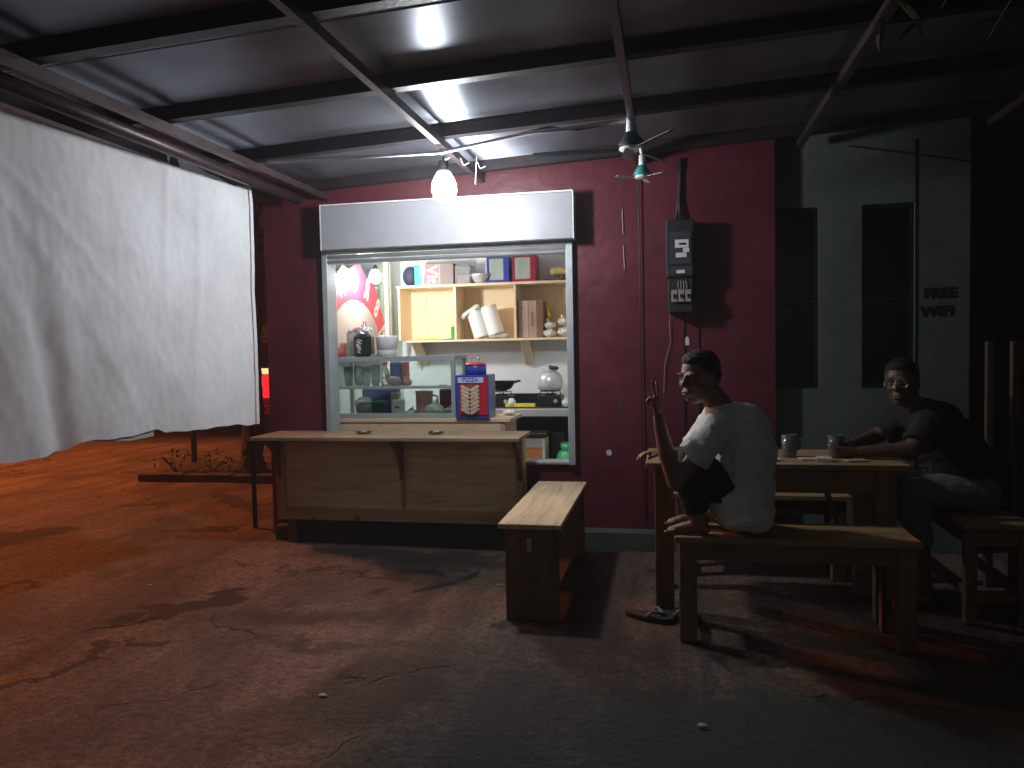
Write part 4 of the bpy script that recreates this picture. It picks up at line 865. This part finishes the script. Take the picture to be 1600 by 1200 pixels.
# ------------------------------------------------------------------ wooden furniture
def slab_bench():
    t = thing('plank_bench', 'wooden bench with solid plank ends and pale top between counter and table', 'bench', (-.655, -.87, 0))
    B(-.805, -.50, -1.46, -.28, .445, .47).obj('seat', 'pale_top', t, bevel=.003)
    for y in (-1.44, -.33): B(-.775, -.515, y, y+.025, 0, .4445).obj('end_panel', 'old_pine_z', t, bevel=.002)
    for x in (-.765, -.54): B(x, x+.02, -1.414, -.331, .36, .4445).obj('side_rail', 'old_pine_y', t, bevel=.002)
    B(-.67, -.645, -1.4425, -1.4402, .335, .40).obj('sticker', mat('sticker_violet', (.42,.33,.52), .5), t)
    B(-.75, -.53, -1.414, -.331, .12, .145).obj('stretcher', 'old_pine_y', t)
slab_bench()
def leg_bench(name, label, x0, x1, y0, y1, z=.47, sfx='x', leg=.075, stretch=True, m=''):
    t = thing(name, label, 'bench', ((x0+x1)/2, (y0+y1)/2, 0), 'benches around the wooden table')
    lx, ly = (leg, .05) if sfx == 'x' else (.05, leg)
    n_ = 2
    w = (y1-y0) if sfx == 'x' else (x1-x0)
    for i in range(n_):
        if sfx == 'x': B(x0, x1, y0+i*w/2+.002, y0+(i+1)*w/2-.002, z-.028, z).obj('seat_plank', 'pine_x', t, bevel=.003)
        else: B(x0+i*w/2+.002, x0+(i+1)*w/2-.002, y0, y1, z-.028, z).obj('seat_plank', 'pine_y', t, bevel=.003)
    for a in (x0+.02, x1-.02-lx):
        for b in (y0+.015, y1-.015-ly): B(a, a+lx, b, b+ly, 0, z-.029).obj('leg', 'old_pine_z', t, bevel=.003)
    B(x0+.02+lx, x1-.02-lx, y0+.02, y0+.042, z-.105, z-.029).obj('apron', 'old_pine_x', t, bevel=.002); B(x0+.02+lx, x1-.02-lx, y1-.042, y1-.02, z-.105, z-.029).obj('apron', 'old_pine_x', t, bevel=.002)
    for a in (x0+.02+.01, x1-.02-.035):
        B(a, a+.022, y0+.015+ly, y1-.015-ly, z-.105, z-.029).obj('end_apron', 'old_pine_y', t, bevel=.002)
        if stretch: B(a, a+.022, y0+.015+ly, y1-.015-ly, .12, .17).obj('stretcher', 'old_pine_y', t, bevel=.002)
    return t
leg_bench('wooden_bench', 'front wooden bench the man in white sits on', .02, 1.02, -1.62, -1.295)
leg_bench('wooden_bench', 'rear wooden bench between the table and the wall', .02, .96, -.62, -.36)
t = leg_bench('wooden_bench', 'short wooden bench at the right end under the man in black', 1.30, 1.61, -1.22, -.50, sfx='y', leg=.05)
B(1.36, 1.55, -1.19, -1.17, .10, .15).obj('front_stretcher', 'old_pine_x', t)
T = thing('wooden_table', 'wooden table with square legs and drinks on it in front of the wall', 'table', (.48, -1.0, 0))
for i in range(4): B(-.11, 1.07, -1.27+i*.135+.0015, -1.27+(i+1)*.135-.0015, .712, .74).obj('top_plank', 'pine_x', T, bevel=.003)
for x in (-.07, .93):
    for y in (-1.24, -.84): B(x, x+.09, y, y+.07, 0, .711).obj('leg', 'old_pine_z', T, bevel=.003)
B(.02, .93, -1.235, -1.21, .60, .711).obj('apron', 'old_pine_x', T, bevel=.002); B(.02, .93, -.80, -.775, .60, .711).obj('apron', 'old_pine_x', T, bevel=.002)
for x in (-.05, .96): B(x, x+.025, -1.17, -.84, .60, .711).obj('end_apron', 'old_pine_y', T, bevel=.002)
MB().tube([(.72, -1.19, .62), (.84, -1.03, .3)], .014, 6).obj('brace', 'old_pine_z', T)
def mug(x, y, lab, liquid):
    t = thing('glass_mug', lab, 'glass', (x, y, .741), 'glasses on the wooden table')
    MB().lathe([(.032, 0), (.036, .01), (.038, .11), (.035, .11), (.033, .014), (0, .012)], (x, y, .741), 20).obj('glass', 'drink_glass', t, smooth=True)
    MB().lathe([(0, .014), (.0325, .015), (.034, .055), (0, .056)], (x, y, .741), 20).obj('drink', liquid, t, smooth=True)
    MB().tube([(x+.036, y, .83), (x+.06, y, .825), (x+.062, y, .785), (x+.037, y, .775)], .005, 6).obj('handle', 'drink_glass', t, smooth=True)
mug(.585, -1.02, 'glass mug of dark coffee right of the man in white', 'coffee'); mug(.80, -1.03, 'glass held at the hands of the man in black', 'stopper_red')
for i, (x, y, w, rt, lab) in enumerate(((.665, -1.12, .05, .1, 'flat snack packet beside the dark coffee mug'), (.72, -1.17, .035, -.2, 'small pale cigarette box at the front table edge'), (.86, -1.16, .05, .3, 'flat brown packet near the table right corner'), (.50, -1.15, .03, .5, 'small white paper on the table behind the man in white'))):
    tag(B(x-w, x+w, y-.03, y+.03, .741, .741+(.02 if i == 1 else .008), rz=rt).obj('packet', ['beige_board', 'label_white', 'cardboard', 'label_white'][i], bevel=.003, loc=(x, y, .741)), lab, 'packet')
# right edge rack
t = thing('wooden_rack', 'dark wooden ladder back rack at the right edge behind the man in black', 'rack', (1.8, -.8, 0))
for x in (1.625, 1.97):
    for y in (-.9, -.6): B(x, x+.035, y, y+.035, 0, 1.29).obj('post', 'rack_wood', t, bevel=.003)
for z in (.88, 1.18): B(1.661, 1.969, -.89, -.87, z, z+.07).obj('rail', 'rack_wood', t, bevel=.002)
B(1.661, 1.969, -.89, -.58, .42, .45).obj('shelf_board', 'rack_wood', t)

# ------------------------------------------------------------------ people
def headframe(c, yaw, pitch=0, roll=0):
    return Matrix.Translation(c) @ Matrix.Rotation(yaw, 4, 'Z') @ Matrix.Rotation(pitch, 4, 'Y') @ Matrix.Rotation(roll, 4, 'X')
def head_blobs(b, M, s=1.0):
    def E(c, r): b.ell(M @ Vector(c)*1.0, tuple(x*s for x in r), M.to_3x3(), 20, 14)
    E((-.012, 0, .035), (.092, .074, .088)); E((.012, 0, -.022), (.070, .058, .085)); E((.040, 0, -.082), (.030, .032, .024))   # cranium, jaw, chin
    E((.060, 0, -.050), (.026, .030, .030))
    for s_ in (-1, 1):
        E((.062, s_*.032, -.015), (.018, .022, .020)); E((.078, s_*.026, .030), (.012, .026, .009)); E((-.012, s_*.075, .0), (.018, .009, .030))
        E((.096, s_*.011, -.018), (.009, .009, .008))
    b.limb(M @ Vector((.083, 0, .022)), M @ Vector((.103, 0, -.016)), .008, .0115)
    E((.086, 0, -.047), (.009, .023, .006)); E((.084, 0, -.059), (.009, .020, .007))
def face_parts(t, M, lipm):
    for s_ in (-1, 1):
        e = MB().ell(M @ Vector((.0735, s_*.029, .008)), (.0105, .0125, .0055), M.to_3x3()).obj('eye', 'eye_white', t, smooth=True)
        MB().ell(M @ Vector((.0815, s_*.029-.001, .008)), (.0035, .0055, .0055), M.to_3x3()).obj('iris', 'eye_dark', e, smooth=True)
        MB().ell(M @ Vector((.0815, s_*.029, .034)), (.006, .020, .0035), M.to_3x3()).obj('eyebrow', 'hair', t, smooth=True)
    l = MB().ell(M @ Vector((.0895, 0, -.047)), (.0075, .021, .0045), M.to_3x3()); l.ell(M @ Vector((.0885, 0, -.058)), (.0075, .018, .0055), M.to_3x3())
    l.obj('lips', lipm, t, smooth=True)
def hair(t, M, m='hair'):
    b = MB()
    for c, r in (((-.020, 0, .052), (.091, .079, .083)), ((-.045, 0, .018), (.064, .076, .075)), ((.02, 0, .092), (.056, .058, .034)), ((-.05, 0, -.03), (.04, .055, .035))):
        b.ell(M @ Vector(c), r, M.to_3x3(), 20, 14)
    b.obj('hair', m, t, voxel=.006, sm=2, disp=(.012, .007))
def hand(b, W, D, N, pose, s=1.0, thumb=1):
    """W wrist, D direction of the palm, N palm normal; pose = list of per finger (curl, spread, length)"""
    W, D, N = Vector(W), Vector(D).normalized(), Vector(N).normalized(); S = D.cross(N).normalized()
    for k in (-1.2, -.4, .4, 1.2): b.limb(W + S*k*.010*s, W + D*.075*s + S*k*.019*s, .014*s, .0115*s, 10)
    for i, (curl, spread, ln) in enumerate(pose):
        k = (-1.5+i); p = W + D*.082*s + S*k*.018*s; d = (D + S*spread).normalized(); q = N
        seg = ln*s/3
        for j in range(3):
            c = curl*(.75 if j == 0 else 1.0); d2 = (d*math.cos(c) + q*math.sin(c)).normalized(); q = (q*math.cos(c) - d*math.sin(c)).normalized(); d = d2
            p2 = p + d*seg*(1.15 if j == 0 else .95); b.limb(p, p2, (.0090-.0007*j)*s, (.0083-.0007*j)*s, 8); p = p2
    b.limb(W + D*.02*s + S*thumb*.022*s, W + D*.055*s + S*thumb*.040*s + N*.012*s, .013*s, .0105*s, 8)
    b.limb(W + D*.055*s + S*thumb*.040*s + N*.012*s, W + D*.080*s + S*thumb*.022*s + N*.030*s, .0100*s, .0078*s, 8)

def person_white():
    t = thing('person', 'person in white t-shirt squatting on the front bench, making a V sign and looking back', 'person', (.25, -1.47, .47))
    yc = -1.475
    M = headframe(Vector((.132, -1.50, 1.150)), R(180+48), R(4), R(-3))
    b = MB(); head_blobs(b, M)
    b.limb((.175, -1.485, 1.10), (.255, yc, .985), .050, .058)                       # neck
    b.limb((.29, yc, .93), (.32, yc, .70), .10, .108); b.limb((.32, yc, .70), (.30, yc, .585), .108, .10)     # trunk under the shirt
    b.limb((.195, -1.60, .935), (.105, -1.60, .800), .050, .042); b.limb((.105, -1.60, .800), (.030, -1.585, .700), .041, .036)   # near upper arm, elbow ahead of the knee
    b.limb((.030, -1.585, .700), (-.012, -1.60, .84), .039, .038); b.limb((-.012, -1.60, .84), (-.042, -1.61, .985), .038, .025)      # near forearm
    hand(b, (-.043, -1.61, .99), (-.14, 0, 1), (-.9, .35, -.1), [(.0, .16, .085), (.02, -.20, .080), (1.25, 0, .07), (1.25, -.02, .058)][::-1] if False else [(.03, -.30, .082), (.03, .10, .088), (1.3, 0, .07), (1.3, 0, .058)], .95, -1)
    b.limb((.20, -1.36, .935), (.10, -1.33, .79), .045, .040); b.limb((.10, -1.33, .79), (-.02, -1.36, .80), .036, .026)           # far arm
    hand(b, (-.02, -1.36, .80), (-1, 0, .05), (0, 0, -1), [(.4, -.1, .07), (.4, 0, .078), (.4, 0, .072), (.45, .1, .06)], .9)
    # legs: feet on the bench, knees drawn up
    for yk, yf in ((-1.545, -1.555), (-1.405, -1.395)):
        b.limb((.33, yk+.01, .575), (.105, yk, .79), .088, .062); b.limb((.105, yk, .79), (.095, yf, .66), .056, .055); b.limb((.095, yf, .66), (.125, yf, .525), .052, .036)
        b.limb((.130, yf, .505), (.06, yf, .495), .030, .026); b.limb((.06, yf, .495), (.005, yf, .485), .026, .016); b.limb((.14, yf, .497), (.15, yf, .495), .027, .027)
        for j in range(5): b.limb((.015-.004*j, yf-.026+.013*j, .484), (-.018+.006*j, yf-.030+.014*j, .482), .010-.0008*j, .0085-.0006*j, 8)
    b.obj('body', 'skin', t, voxel=.0055, sm=2)
    face_parts(t, M, 'lip'); hair(t, M)
    # t-shirt: hunched back, sleeve over the near arm, hem draped onto the bench
    s = MB()
    s.limb((.225, yc, .975), (.315, yc, .925), .085, .128)
    for a in (-1, 1): s.limb((.215, yc, .965), (.20, yc+a*.13, .940), .072, .066)
    s.limb((.30, yc, .91), (.335, yc, .82), .130, .136); s.limb((.325, yc, .82), (.325, yc, .70), .134, .136); s.limb((.325, yc, .70), (.315, yc, .60), .137, .136)
    s.ell((.305, yc, .605), (.150, .18, .125)); s.ell((.33, yc-.02, .555), (.130, .175, .085))
    s.tube([(.235, -1.575, .965), (.19, -1.60, .93), (.145, -1.605, .865), (.100, -1.60, .815)], [.075, .076, .073, .078], 20)
    s.tube([(.235, -1.375, .965), (.19, -1.355, .93), (.15, -1.345, .865), (.12, -1.335, .82)], [.07, .07, .068, .070], 20)
    o = s.obj('t_shirt', 'shirt_white', t, voxel=.0065, sm=3, disp=(.028, .08))
    # longer drape folds across the waist
    for v in o.data.vertices:
        p = v.co + WL[t.name]
        if p.x > .17 and p.z < .86:
            a = (p.z*1.0 + (p.x-.2)*-.45 + .05*noise.noise(p*7))*62
            k_ = .006*max(0, math.sin(a))**2*min(1, (p.x-.17)*10)
            v.co -= v.normal*k_
    MB().tube([(.190, -1.495, 1.020), (.20, -1.43, 1.032), (.250, -1.42, 1.040), (.270, -1.475, 1.040), (.250, -1.53, 1.034), (.21, -1.545, 1.018), (.190, -1.495, 1.020)], .010, 8).obj('collar', 'shirt_white', t, smooth=True)
    q = MB()
    for yk, yf in ((-1.545, -1.555), (-1.405, -1.395)):
        q.limb((.31, yk+.01, .585), (.110, yk, .795), .085, .073); q.limb((.110, yk, .80), (.10, yf, .66), .072, .068); q.tube([(.10, yf, .70), (.105, yf, .62), (.118, yf, .565)], [.066, .062, .056], 16)
    q.ell((.30, yc, .555), (.13, .13, .075))
    q.obj('trousers', 'shorts_dark', t, voxel=.007, sm=3, disp=(.010, .05))
person_white()

def person_black():
    t = thing('person', 'person in black t-shirt and glasses sitting at the table end with arms on the table', 'person', (1.42, -.85, .47))
    yc = -.86
    M = headframe(Vector((1.135, -.88, 1.085)), R(180+62), R(0), R(3))
    b = MB(); head_blobs(b, M)
    b.limb((1.17, -.87, 1.02), (1.24, yc, .92), .050, .058)
    b.limb((1.30, yc, .86), (1.42, yc, .62), .12, .13)
    b.limb((1.20, -1.03, .88), (1.12, -1.08, .775), .050, .043); b.limb((1.12, -1.08, .785), (.90, -1.07, .775), .041, .026)
    hand(b, (.895, -1.07, .772), (-1, .05, 0), (0, .6, .4), [(.35, -.1, .07), (.4, 0, .08), (.4, 0, .075), (.45, .1, .06)], .95, 1)
    b.limb((1.20, -.70, .88), (1.06, -.68, .80), .048, .042); b.limb((1.06, -.68, .80), (.88, -.92, .785), .038, .025)
    hand(b, (.88, -.925, .785), (-.8, -.4, 0), (0, -.6, -.3), [(.4, -.1, .07), (.45, 0, .08), (.45, 0, .075), (.5, .1, .06)], .95, -1)
    for yk in (-.97, -.76):
        b.limb((1.46, yk+.02, .56), (1.14, yk, .565), .085, .060); b.limb((1.14, yk, .56), (1.19, yk-.01, .32), .055, .052); b.limb((1.19, yk-.01, .32), (1.22, yk-.01, .09), .050, .034)
        b.limb((1.23, yk-.01, .045), (1.12, yk-.02, .030), .034, .028); b.limb((1.12, yk-.02, .030), (1.06, yk-.02, .022), .028, .018)
    b.obj('body', 'skin2', t, voxel=.0065, sm=2)
    face_parts(t, M, 'lip'); hair(t, M)
    g_ = MB()
    for s_ in (-1, 1):
        pts = [M @ Vector((.098, s_*.031+.022*math.cos(a*PI/6), .006+.017*math.sin(a*PI/6))) for a in range(13)]
        g_.tube(pts, .0017, 6, cap=False)
        g_.tube([M @ Vector((.098, s_*.053, .012)), M @ Vector((.05, s_*.072, .012)), M @ Vector((-.01, s_*.080, .008))], .0015, 5)
    g_.tube([M @ Vector((.099, -.009, .01)), M @ Vector((.102, 0, .013)), M @ Vector((.099, .009, .01))], .0015, 5)
    gl = g_.obj('spectacles', 'chrome', t)
    s = MB()
    s.limb((1.235, yc, .935), (1.30, yc, .87), .085, .13)
    for a in (-1, 1): s.limb((1.24, yc, .92), (1.22, yc+a*.15, .895), .075, .068)
    s.limb((1.30, yc, .87), (1.385, yc, .74), .135, .15); s.limb((1.385, yc, .74), (1.445, yc, .60), .15, .155); s.ell((1.46, yc, .565), (.13, .17, .09))
    s.tube([(1.24, -1.01, .91), (1.20, -1.04, .87), (1.155, -1.07, .81)], [.075, .078, .075], 20); s.tube([(1.24, -.71, .91), (1.18, -.69, .87), (1.10, -.68, .815)], [.072, .074, .070], 20)
    s.obj('t_shirt', 'shirt_black', t, voxel=.0075, sm=3, disp=(.024, .07))
    # pale and red print on the chest side
    pr = MB().ell((1.165, -1.10, .735), (.03, .012, .012)); pr.obj('red_print', mat('print_red', (.32,.05,.07), .7), t, smooth=True)
    q = MB()
    for yk in (-.97, -.76):
        q.limb((1.46, yk+.02, .565), (1.15, yk, .57), .098, .078); q.tube([(1.15, yk, .56), (1.165, yk, .42), (1.185, yk-.01, .30)], [.078, .078, .076], 16)
    q.ell((1.44, yc, .56), (.13, .16, .085))
    q.obj('trousers', 'trousers_grey', t, voxel=.008, sm=3, disp=(.012, .06))
person_black()

# sandals and litter on the ground
def sandal(x, y, a, lab):
    t = thing('sandal', lab, 'sandal', (x, y, 0), 'sandals under the table')
    Mx = Matrix.Translation((x, y, .004)) @ Matrix.Rotation(a, 4, 'Z')
    pts = [(.125*math.cos(k*PI/9), (.042 + .010*math.cos(k*PI/9))*math.sin(k*PI/9)) for k in range(18)]
    b = MB(); n_ = len(pts); b.add([Mx @ Vector((p[0], p[1], 0)) for p in pts] + [Mx @ Vector((p[0], p[1], .020)) for p in pts], [tuple(range(n_))[::-1], tuple(range(n_, 2*n_))] + [(i, (i+1) % n_, (i+1) % n_+n_, i+n_) for i in range(n_)])
    b.obj('sole', 'rubber', t, bevel=.002)
    b = MB(); b.tube([Mx @ Vector(p) for p in ((.0, -.046, .018), (.03, -.03, .045), (.075, 0, .030), (.03, .03, .045), (.0, .046, .018))], .009, 8); b.obj('strap', 'rubber_pale', t, smooth=True)
sandal(-.10, -1.33, R(-20), 'sandal lying left of the front bench leg'); sandal(.02, -1.30, R(-10), 'sandal beside the table leg behind the front bench')
def scrap(x, y, s, lab, m='litter'):
    s *= .7; b = MB(); b.grid(lambda u, v: (x+(u-.5)*s+.2*s*math.sin(v*3), y+(v-.5)*s*.5, .003+.003*math.sin(u*3.1)*(1+v)), 4, 3)
    tag(b.obj('litter_scrap', m, smooth=True, solid=.001, loc=(x, y, 0)), lab, 'litter')
scrap(.10, -2.36, .05, 'pale curled leaf on the ground in front of the front bench'); scrap(-.93, -.93, .035, 'small white scrap left of the plank bench'); scrap(-1.30, -2.35, .05, 'thin pale straw on the ground in the middle of the yard'); scrap(-3.35, .9, .05, 'white scrap on the ground left of the counter')
scrap(-2.9, -1.2, .04, 'pale crumb by the long damp stain on the left', 'litter')

# ------------------------------------------------------------------ tree and plants on the left
def leaf(b, p, d, up, ln, w):
    d = Vector(d).normalized(); s = d.cross(Vector(up)).normalized(); n_ = s.cross(d).normalized(); p = Vector(p)
    b.add([p, p+d*ln*.3+s*w+n_*ln*.05, p+d*ln*.65+s*w*.8+n_*ln*.04, p+d*ln-n_*ln*.12, p+d*ln*.65-s*w*.8+n_*ln*.04, p+d*ln*.3-s*w+n_*ln*.05, p+d*ln*.5], [(0,1,6,5), (1,2,6), (6,2,3,4), (5,6,4)])
t = thing('street_tree', 'small rough trunked tree in the planting bed behind the corner post', 'tree', (-4.33, 2.4, 0))
MB().tube([(-4.33, 2.4, .0), (-4.34, 2.4, .25), (-4.30, 2.42, .7), (-4.33, 2.45, 1.3), (-4.25, 2.5, 2.2), (-4.35, 2.55, 3.2)], [.15, .115, .10, .085, .07, .05], 14).obj('trunk', 'bark', t, voxel=.02, sm=1, disp=(.04, .06))
for i in range(7):
    a = i*.9; z = 2.3+i*.15; MB().tube([(-4.3, 2.5, z), (-4.3+.4*math.cos(a), 2.5+.4*math.sin(a), z+.4), (-4.3+.8*math.cos(a), 2.5+.8*math.sin(a), z+.6)], [.03, .02, .008], 6).obj('limb', 'bark', t)
b = MB()
for i in range(900):
    v = Vector((random.gauss(0, .5), random.gauss(0, .5), random.gauss(0, .32))); leaf(b, Vector((-4.3, 2.5, 3.2))+v, (random.uniform(-1, 1), random.uniform(-1, 1), random.uniform(-.8, .3)), (0, 0, 1), random.uniform(.08, .16), .02)
struct(b.obj('crown', 'leaf', t), 'stuff')
def shrub(x, y, h, n_, lab):
    t = thing('low_plant', lab, 'plant', (x, y, .05), 'low plants in the bed by the kerb')
    for i in range(5):
        a = random.uniform(0, 6.28); MB().tube([(x, y, .03), (x+.1*math.cos(a), y+.05*math.sin(a), h*.6), (x+.22*math.cos(a), y+.1*math.sin(a), h)], .004, 5).obj('stem', 'bark', t)
    b = MB()
    for i in range(n_):
        leaf(b, (x+random.gauss(0, .14), y+random.gauss(0, .08), .06+random.random()*h), (random.uniform(-1, 1), random.uniform(-1, 1), random.uniform(-.2, .9)), (0, 0, 1), random.uniform(.04, .08), .014)
    struct(b.obj('foliage', 'leaf', t), 'stuff')
shrub(-5.2, 2.35, .22, 90, 'low plant at the left end of the kerb bed'); shrub(-4.82, 2.4, .20, 80, 'low plant between the left plant and the tree'); shrub(-4.05, 2.35, .18, 70, 'low plant right of the tree trunk beside the post')

# ------------------------------------------------------------------ leaves overhanging at the upper right
t = thing('mango_branch', 'dim green leafy branch hanging in at the upper right corner', 'branch', (.75, -2.9, 2.4))
def twig(p, q, n_, ln):
    p, q = Vector(p), Vector(q); MB().tube([p, (p+q)/2+Vector((0, 0, .02)), q], [.008, .006, .003], 6).obj('twig', 'bark', t)
    for i in range(n_):
        k_ = i/(n_-1); c = p.lerp(q, .3+.7*k_); a = random.uniform(-1, 1)
        b = MB(); d = Vector((random.uniform(-1, 1), random.uniform(-.4, .5), random.uniform(-.4, .05)))
        leaf(b, c, d, (0, 0, 1), ln*random.uniform(.8, 1.1), ln*.11); b.obj('leaf', 'leaf_dry', t)
twig((1.0, -3.5, 2.75), (.60, -2.62, 2.22), 14, .14); twig((1.1, -3.5, 2.75), (.92, -2.5, 2.17), 13, .14); twig((.9, -3.5, 2.75), (.74, -2.68, 2.20), 9, .13)
MB().tube([(3.4, -4.4, 3.2), (2.0, -4.0, 3.0), (1.0, -3.5, 2.78), (.8, -3.5, 2.8)], [.05, .035, .02, .01], 8).obj('bough', 'bark', t, smooth=True)
MB().tube([(3.4, -4.4, -.02), (3.42, -4.42, 1.6), (3.4, -4.4, 3.25)], [.13, .10, .07], 12).obj('trunk', 'bark', t, smooth=True)

# ------------------------------------------------------------------ across the street, left
t = thing('parked_car', 'red parked car glimpsed between the sheet and the kiosk corner', 'car', (-6.6, 7.6, 0))
cx = -6.85
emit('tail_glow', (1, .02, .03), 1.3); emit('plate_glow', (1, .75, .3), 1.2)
prof_ = [(6.0, .35), (6.0, .95), (6.12, 1.02), (6.35, 1.42), (6.6, 1.48), (8.0, 1.48), (8.6, 1.05), (9.6, .92), (9.7, .6), (9.7, .35)]
b = MB(); b.prism(prof_, cx-.82, cx+.82, 'x'); b.obj('body', 'car_red', t, bevel=.05, smooth=True)
MB().prism([(5.985, .0), (5.985, .0)], 0, 1, 'x') if False else None
for x0, x1 in ((cx-.66, cx+.66),):
    MB().add([(x0, 6.10, 1.04), (x1, 6.10, 1.04), (x1-.08, 6.335, 1.40), (x0+.08, 6.335, 1.40)], [(0, 1, 2, 3)]).obj('rear_window', 'car_glass', t, solid=.01)
B(cx+.60, cx+.82, 5.905, 5.922, .99, 1.08).obj('number_plate', 'plate_glow', t, bevel=.004)
for z in (.88, 1.06): B(cx-.5, cx+.72, 5.93, 5.96, z, z+.018).obj('chrome_strip', 'chrome', t)
for s_ in (-1, 1):
    B(cx+s_*.70-.11, cx+s_*.70+.11, 5.925, 5.99, .62, .98).obj('tail_light', 'tail_glow', t, bevel=.01)
    for y in (6.7, 9.0):
        wq = MB().lathe([(.05, -.09), (.30, -.09), (.32, -.05), (.32, .05), (.30, .09), (.05, .09)], (cx+s_*.76, y, .32), 22, Matrix.Rotation(R(90), 3, 'Y')).obj('wheel', 'rubber', t, smooth=True)
B(cx-.8, cx+.8, 5.93, 6.0, .35, .50).obj('bumper', 'car_red', t, bevel=.02)
S2 = thing('far_shop', 'dim shop front across the street with red and cream banners', 'building', (-10, 11, 0))
B(-16, -3.5, 11.0, 14, 0, 3.6).obj('wall', 'shop_dark', S2)
B(-16.2, -3.3, 10.2, 14.2, 3.6, 3.75).obj('roof', 'steel_primer', S2)
q = B(-10.5, -7.0, 10.90, 10.97, 1.35, 1.95).obj('cream_banner', 'banner_cream', S2)
text_mb('BAKSO  MIE AYAM  ROMI', .34, facing(-8.75, 10.885, 1.62), .003, .004).obj('lettering', 'banner_red', q)
for i in range(5): w_ = B(-15.3+i*2.4, -14.2+i*2.4, 10.94, 10.99, 2.2, 3.2).obj('window', 'dark_pane', S2)
t = thing('red_banner', 'red food banner hung high beyond the canopy edge at the left', 'banner', (-7.6, 5.4, 3.2))
for x in (-9.6, -5.7): MB().tube([(x, 3.4, 0), (x, 3.4, 4.3)], .035, 8).obj('pole', 'steel_dark', t)
B(-9.55, -6.6, 3.38, 3.40, 3.05, 4.2).obj('banner_panel', 'banner_red', t); B(-6.598, -5.74, 3.38, 3.40, 3.05, 4.2).obj('banner_panel', 'banner_cream', t)
text_mb('WARUNG', .42, facing(-8.0, 3.370, 3.55), .003, .006).obj('lettering', 'banner_cream', t)
q = MB()
for i in range(7): q.ell((-6.5+i*.13, 3.375, 3.25+.12*math.sin(i*2.0)), (.09, .004, .09))
q.obj('food_picture', 'orange_box', t, smooth=True)
t = thing('neighbour_eave', 'pale boards of a neighbouring eave seen past the kiosk corner', 'eave', (-4.2, 3.6, 2.6))
for i in range(5):
    B(-5.2, -2.9, 2.9+i*.42, 2.98+i*.42, 2.46-i*.02, 2.53-i*.02).obj('eave_board', 'board_white', t)
B(-5.2, -2.9, 2.8, 5.1, 2.55, 2.58).obj('eave_roof', 'shop_dark', t)
for x in (-5.15, -2.95): B(x-.03, x+.03, 4.6, 4.66, 0, 2.45).obj('eave_post', 'steel_dark', t)
t = thing('metal_stand', 'bent dark metal stand behind the counter left end near the tree', 'stand', (-4.75, 4.0, 0))
MB().tube([(-4.92, 4.0, 0), (-4.85, 4.0, .75), (-4.70, 4.0, .85), (-4.58, 4.0, 0)], .016, 8).obj('front_frame', 'steel_dark', t, smooth=True)
MB().tube([(-4.92, 4.35, 0), (-4.85, 4.2, .75), (-4.70, 4.2, .85), (-4.58, 4.35, 0)], .016, 8).obj('rear_frame', 'steel_dark', t, smooth=True)
MB().tube([(-4.85, 4.0, .75), (-4.85, 4.2, .75)], .012, 8).obj('cross_bar', 'steel_dark', t)

# ------------------------------------------------------------------ volume added for bulb glow and lifted blacks
hz_ = MB().box(-62, 62, -62, 62, -1.1, 6.4).obj('glow_haze', (lambda m: m)(bpy.data.materials.new('glow_volume')))
m = hz_.data.materials[0]; n, l = nodes(m); n.remove(n['Principled BSDF'])
v = n.new('ShaderNodeVolumePrincipled'); v.inputs['Color'].default_value = (.93, .88, .92, 1); v.inputs['Density'].default_value = GLOW_HAZE; v.inputs['Anisotropy'].default_value = .3
l.new(v.outputs[0], n['Material Output'].inputs['Volume'])
struct(hz_, 'stuff')

def nails(parent, pts):
    for p in pts: MB().ell(p, (.004, .004, .0015), n=6, h=3).obj('nail_head', 'steel_dark', parent)
nails(bpy.data.objects['plank_bench'], [(-.79+dx, y, .4705) for dx in (.03, .14, .26) for y in (-1.428, -.318)])
nails(T, [(x, -1.27+.0675+i*.135, .7405) for i in range(4) for x in (-.03, .98)])
for i, (x, z, a, b_) in enumerate(((-.46, .28, .09, .05), (.22, .50, .06, .10), (.48, .24, .12, .05), (-.30, .95, .03, .16), (.42, 1.35, .04, .09), (-.49, 1.25, .025, .12), (.57, .8, .03, .2))):
    poly = [(x+a*.5*math.cos(k*PI/6)*(1+.35*noise.noise(Vector((k*1.3, i*3.1, 0)))), z+b_*.5*math.sin(k*PI/6)*(1+.35*noise.noise(Vector((k*1.1, i*2.3, 5))))) for k in range(12)]
    MB().prism(poly, -.0016, -.0004).obj('paint_scuff', mat('scuff_dark', (.075, .022, .026), .7, dirt=.6, dcol=(.11,.05,.045)), K)
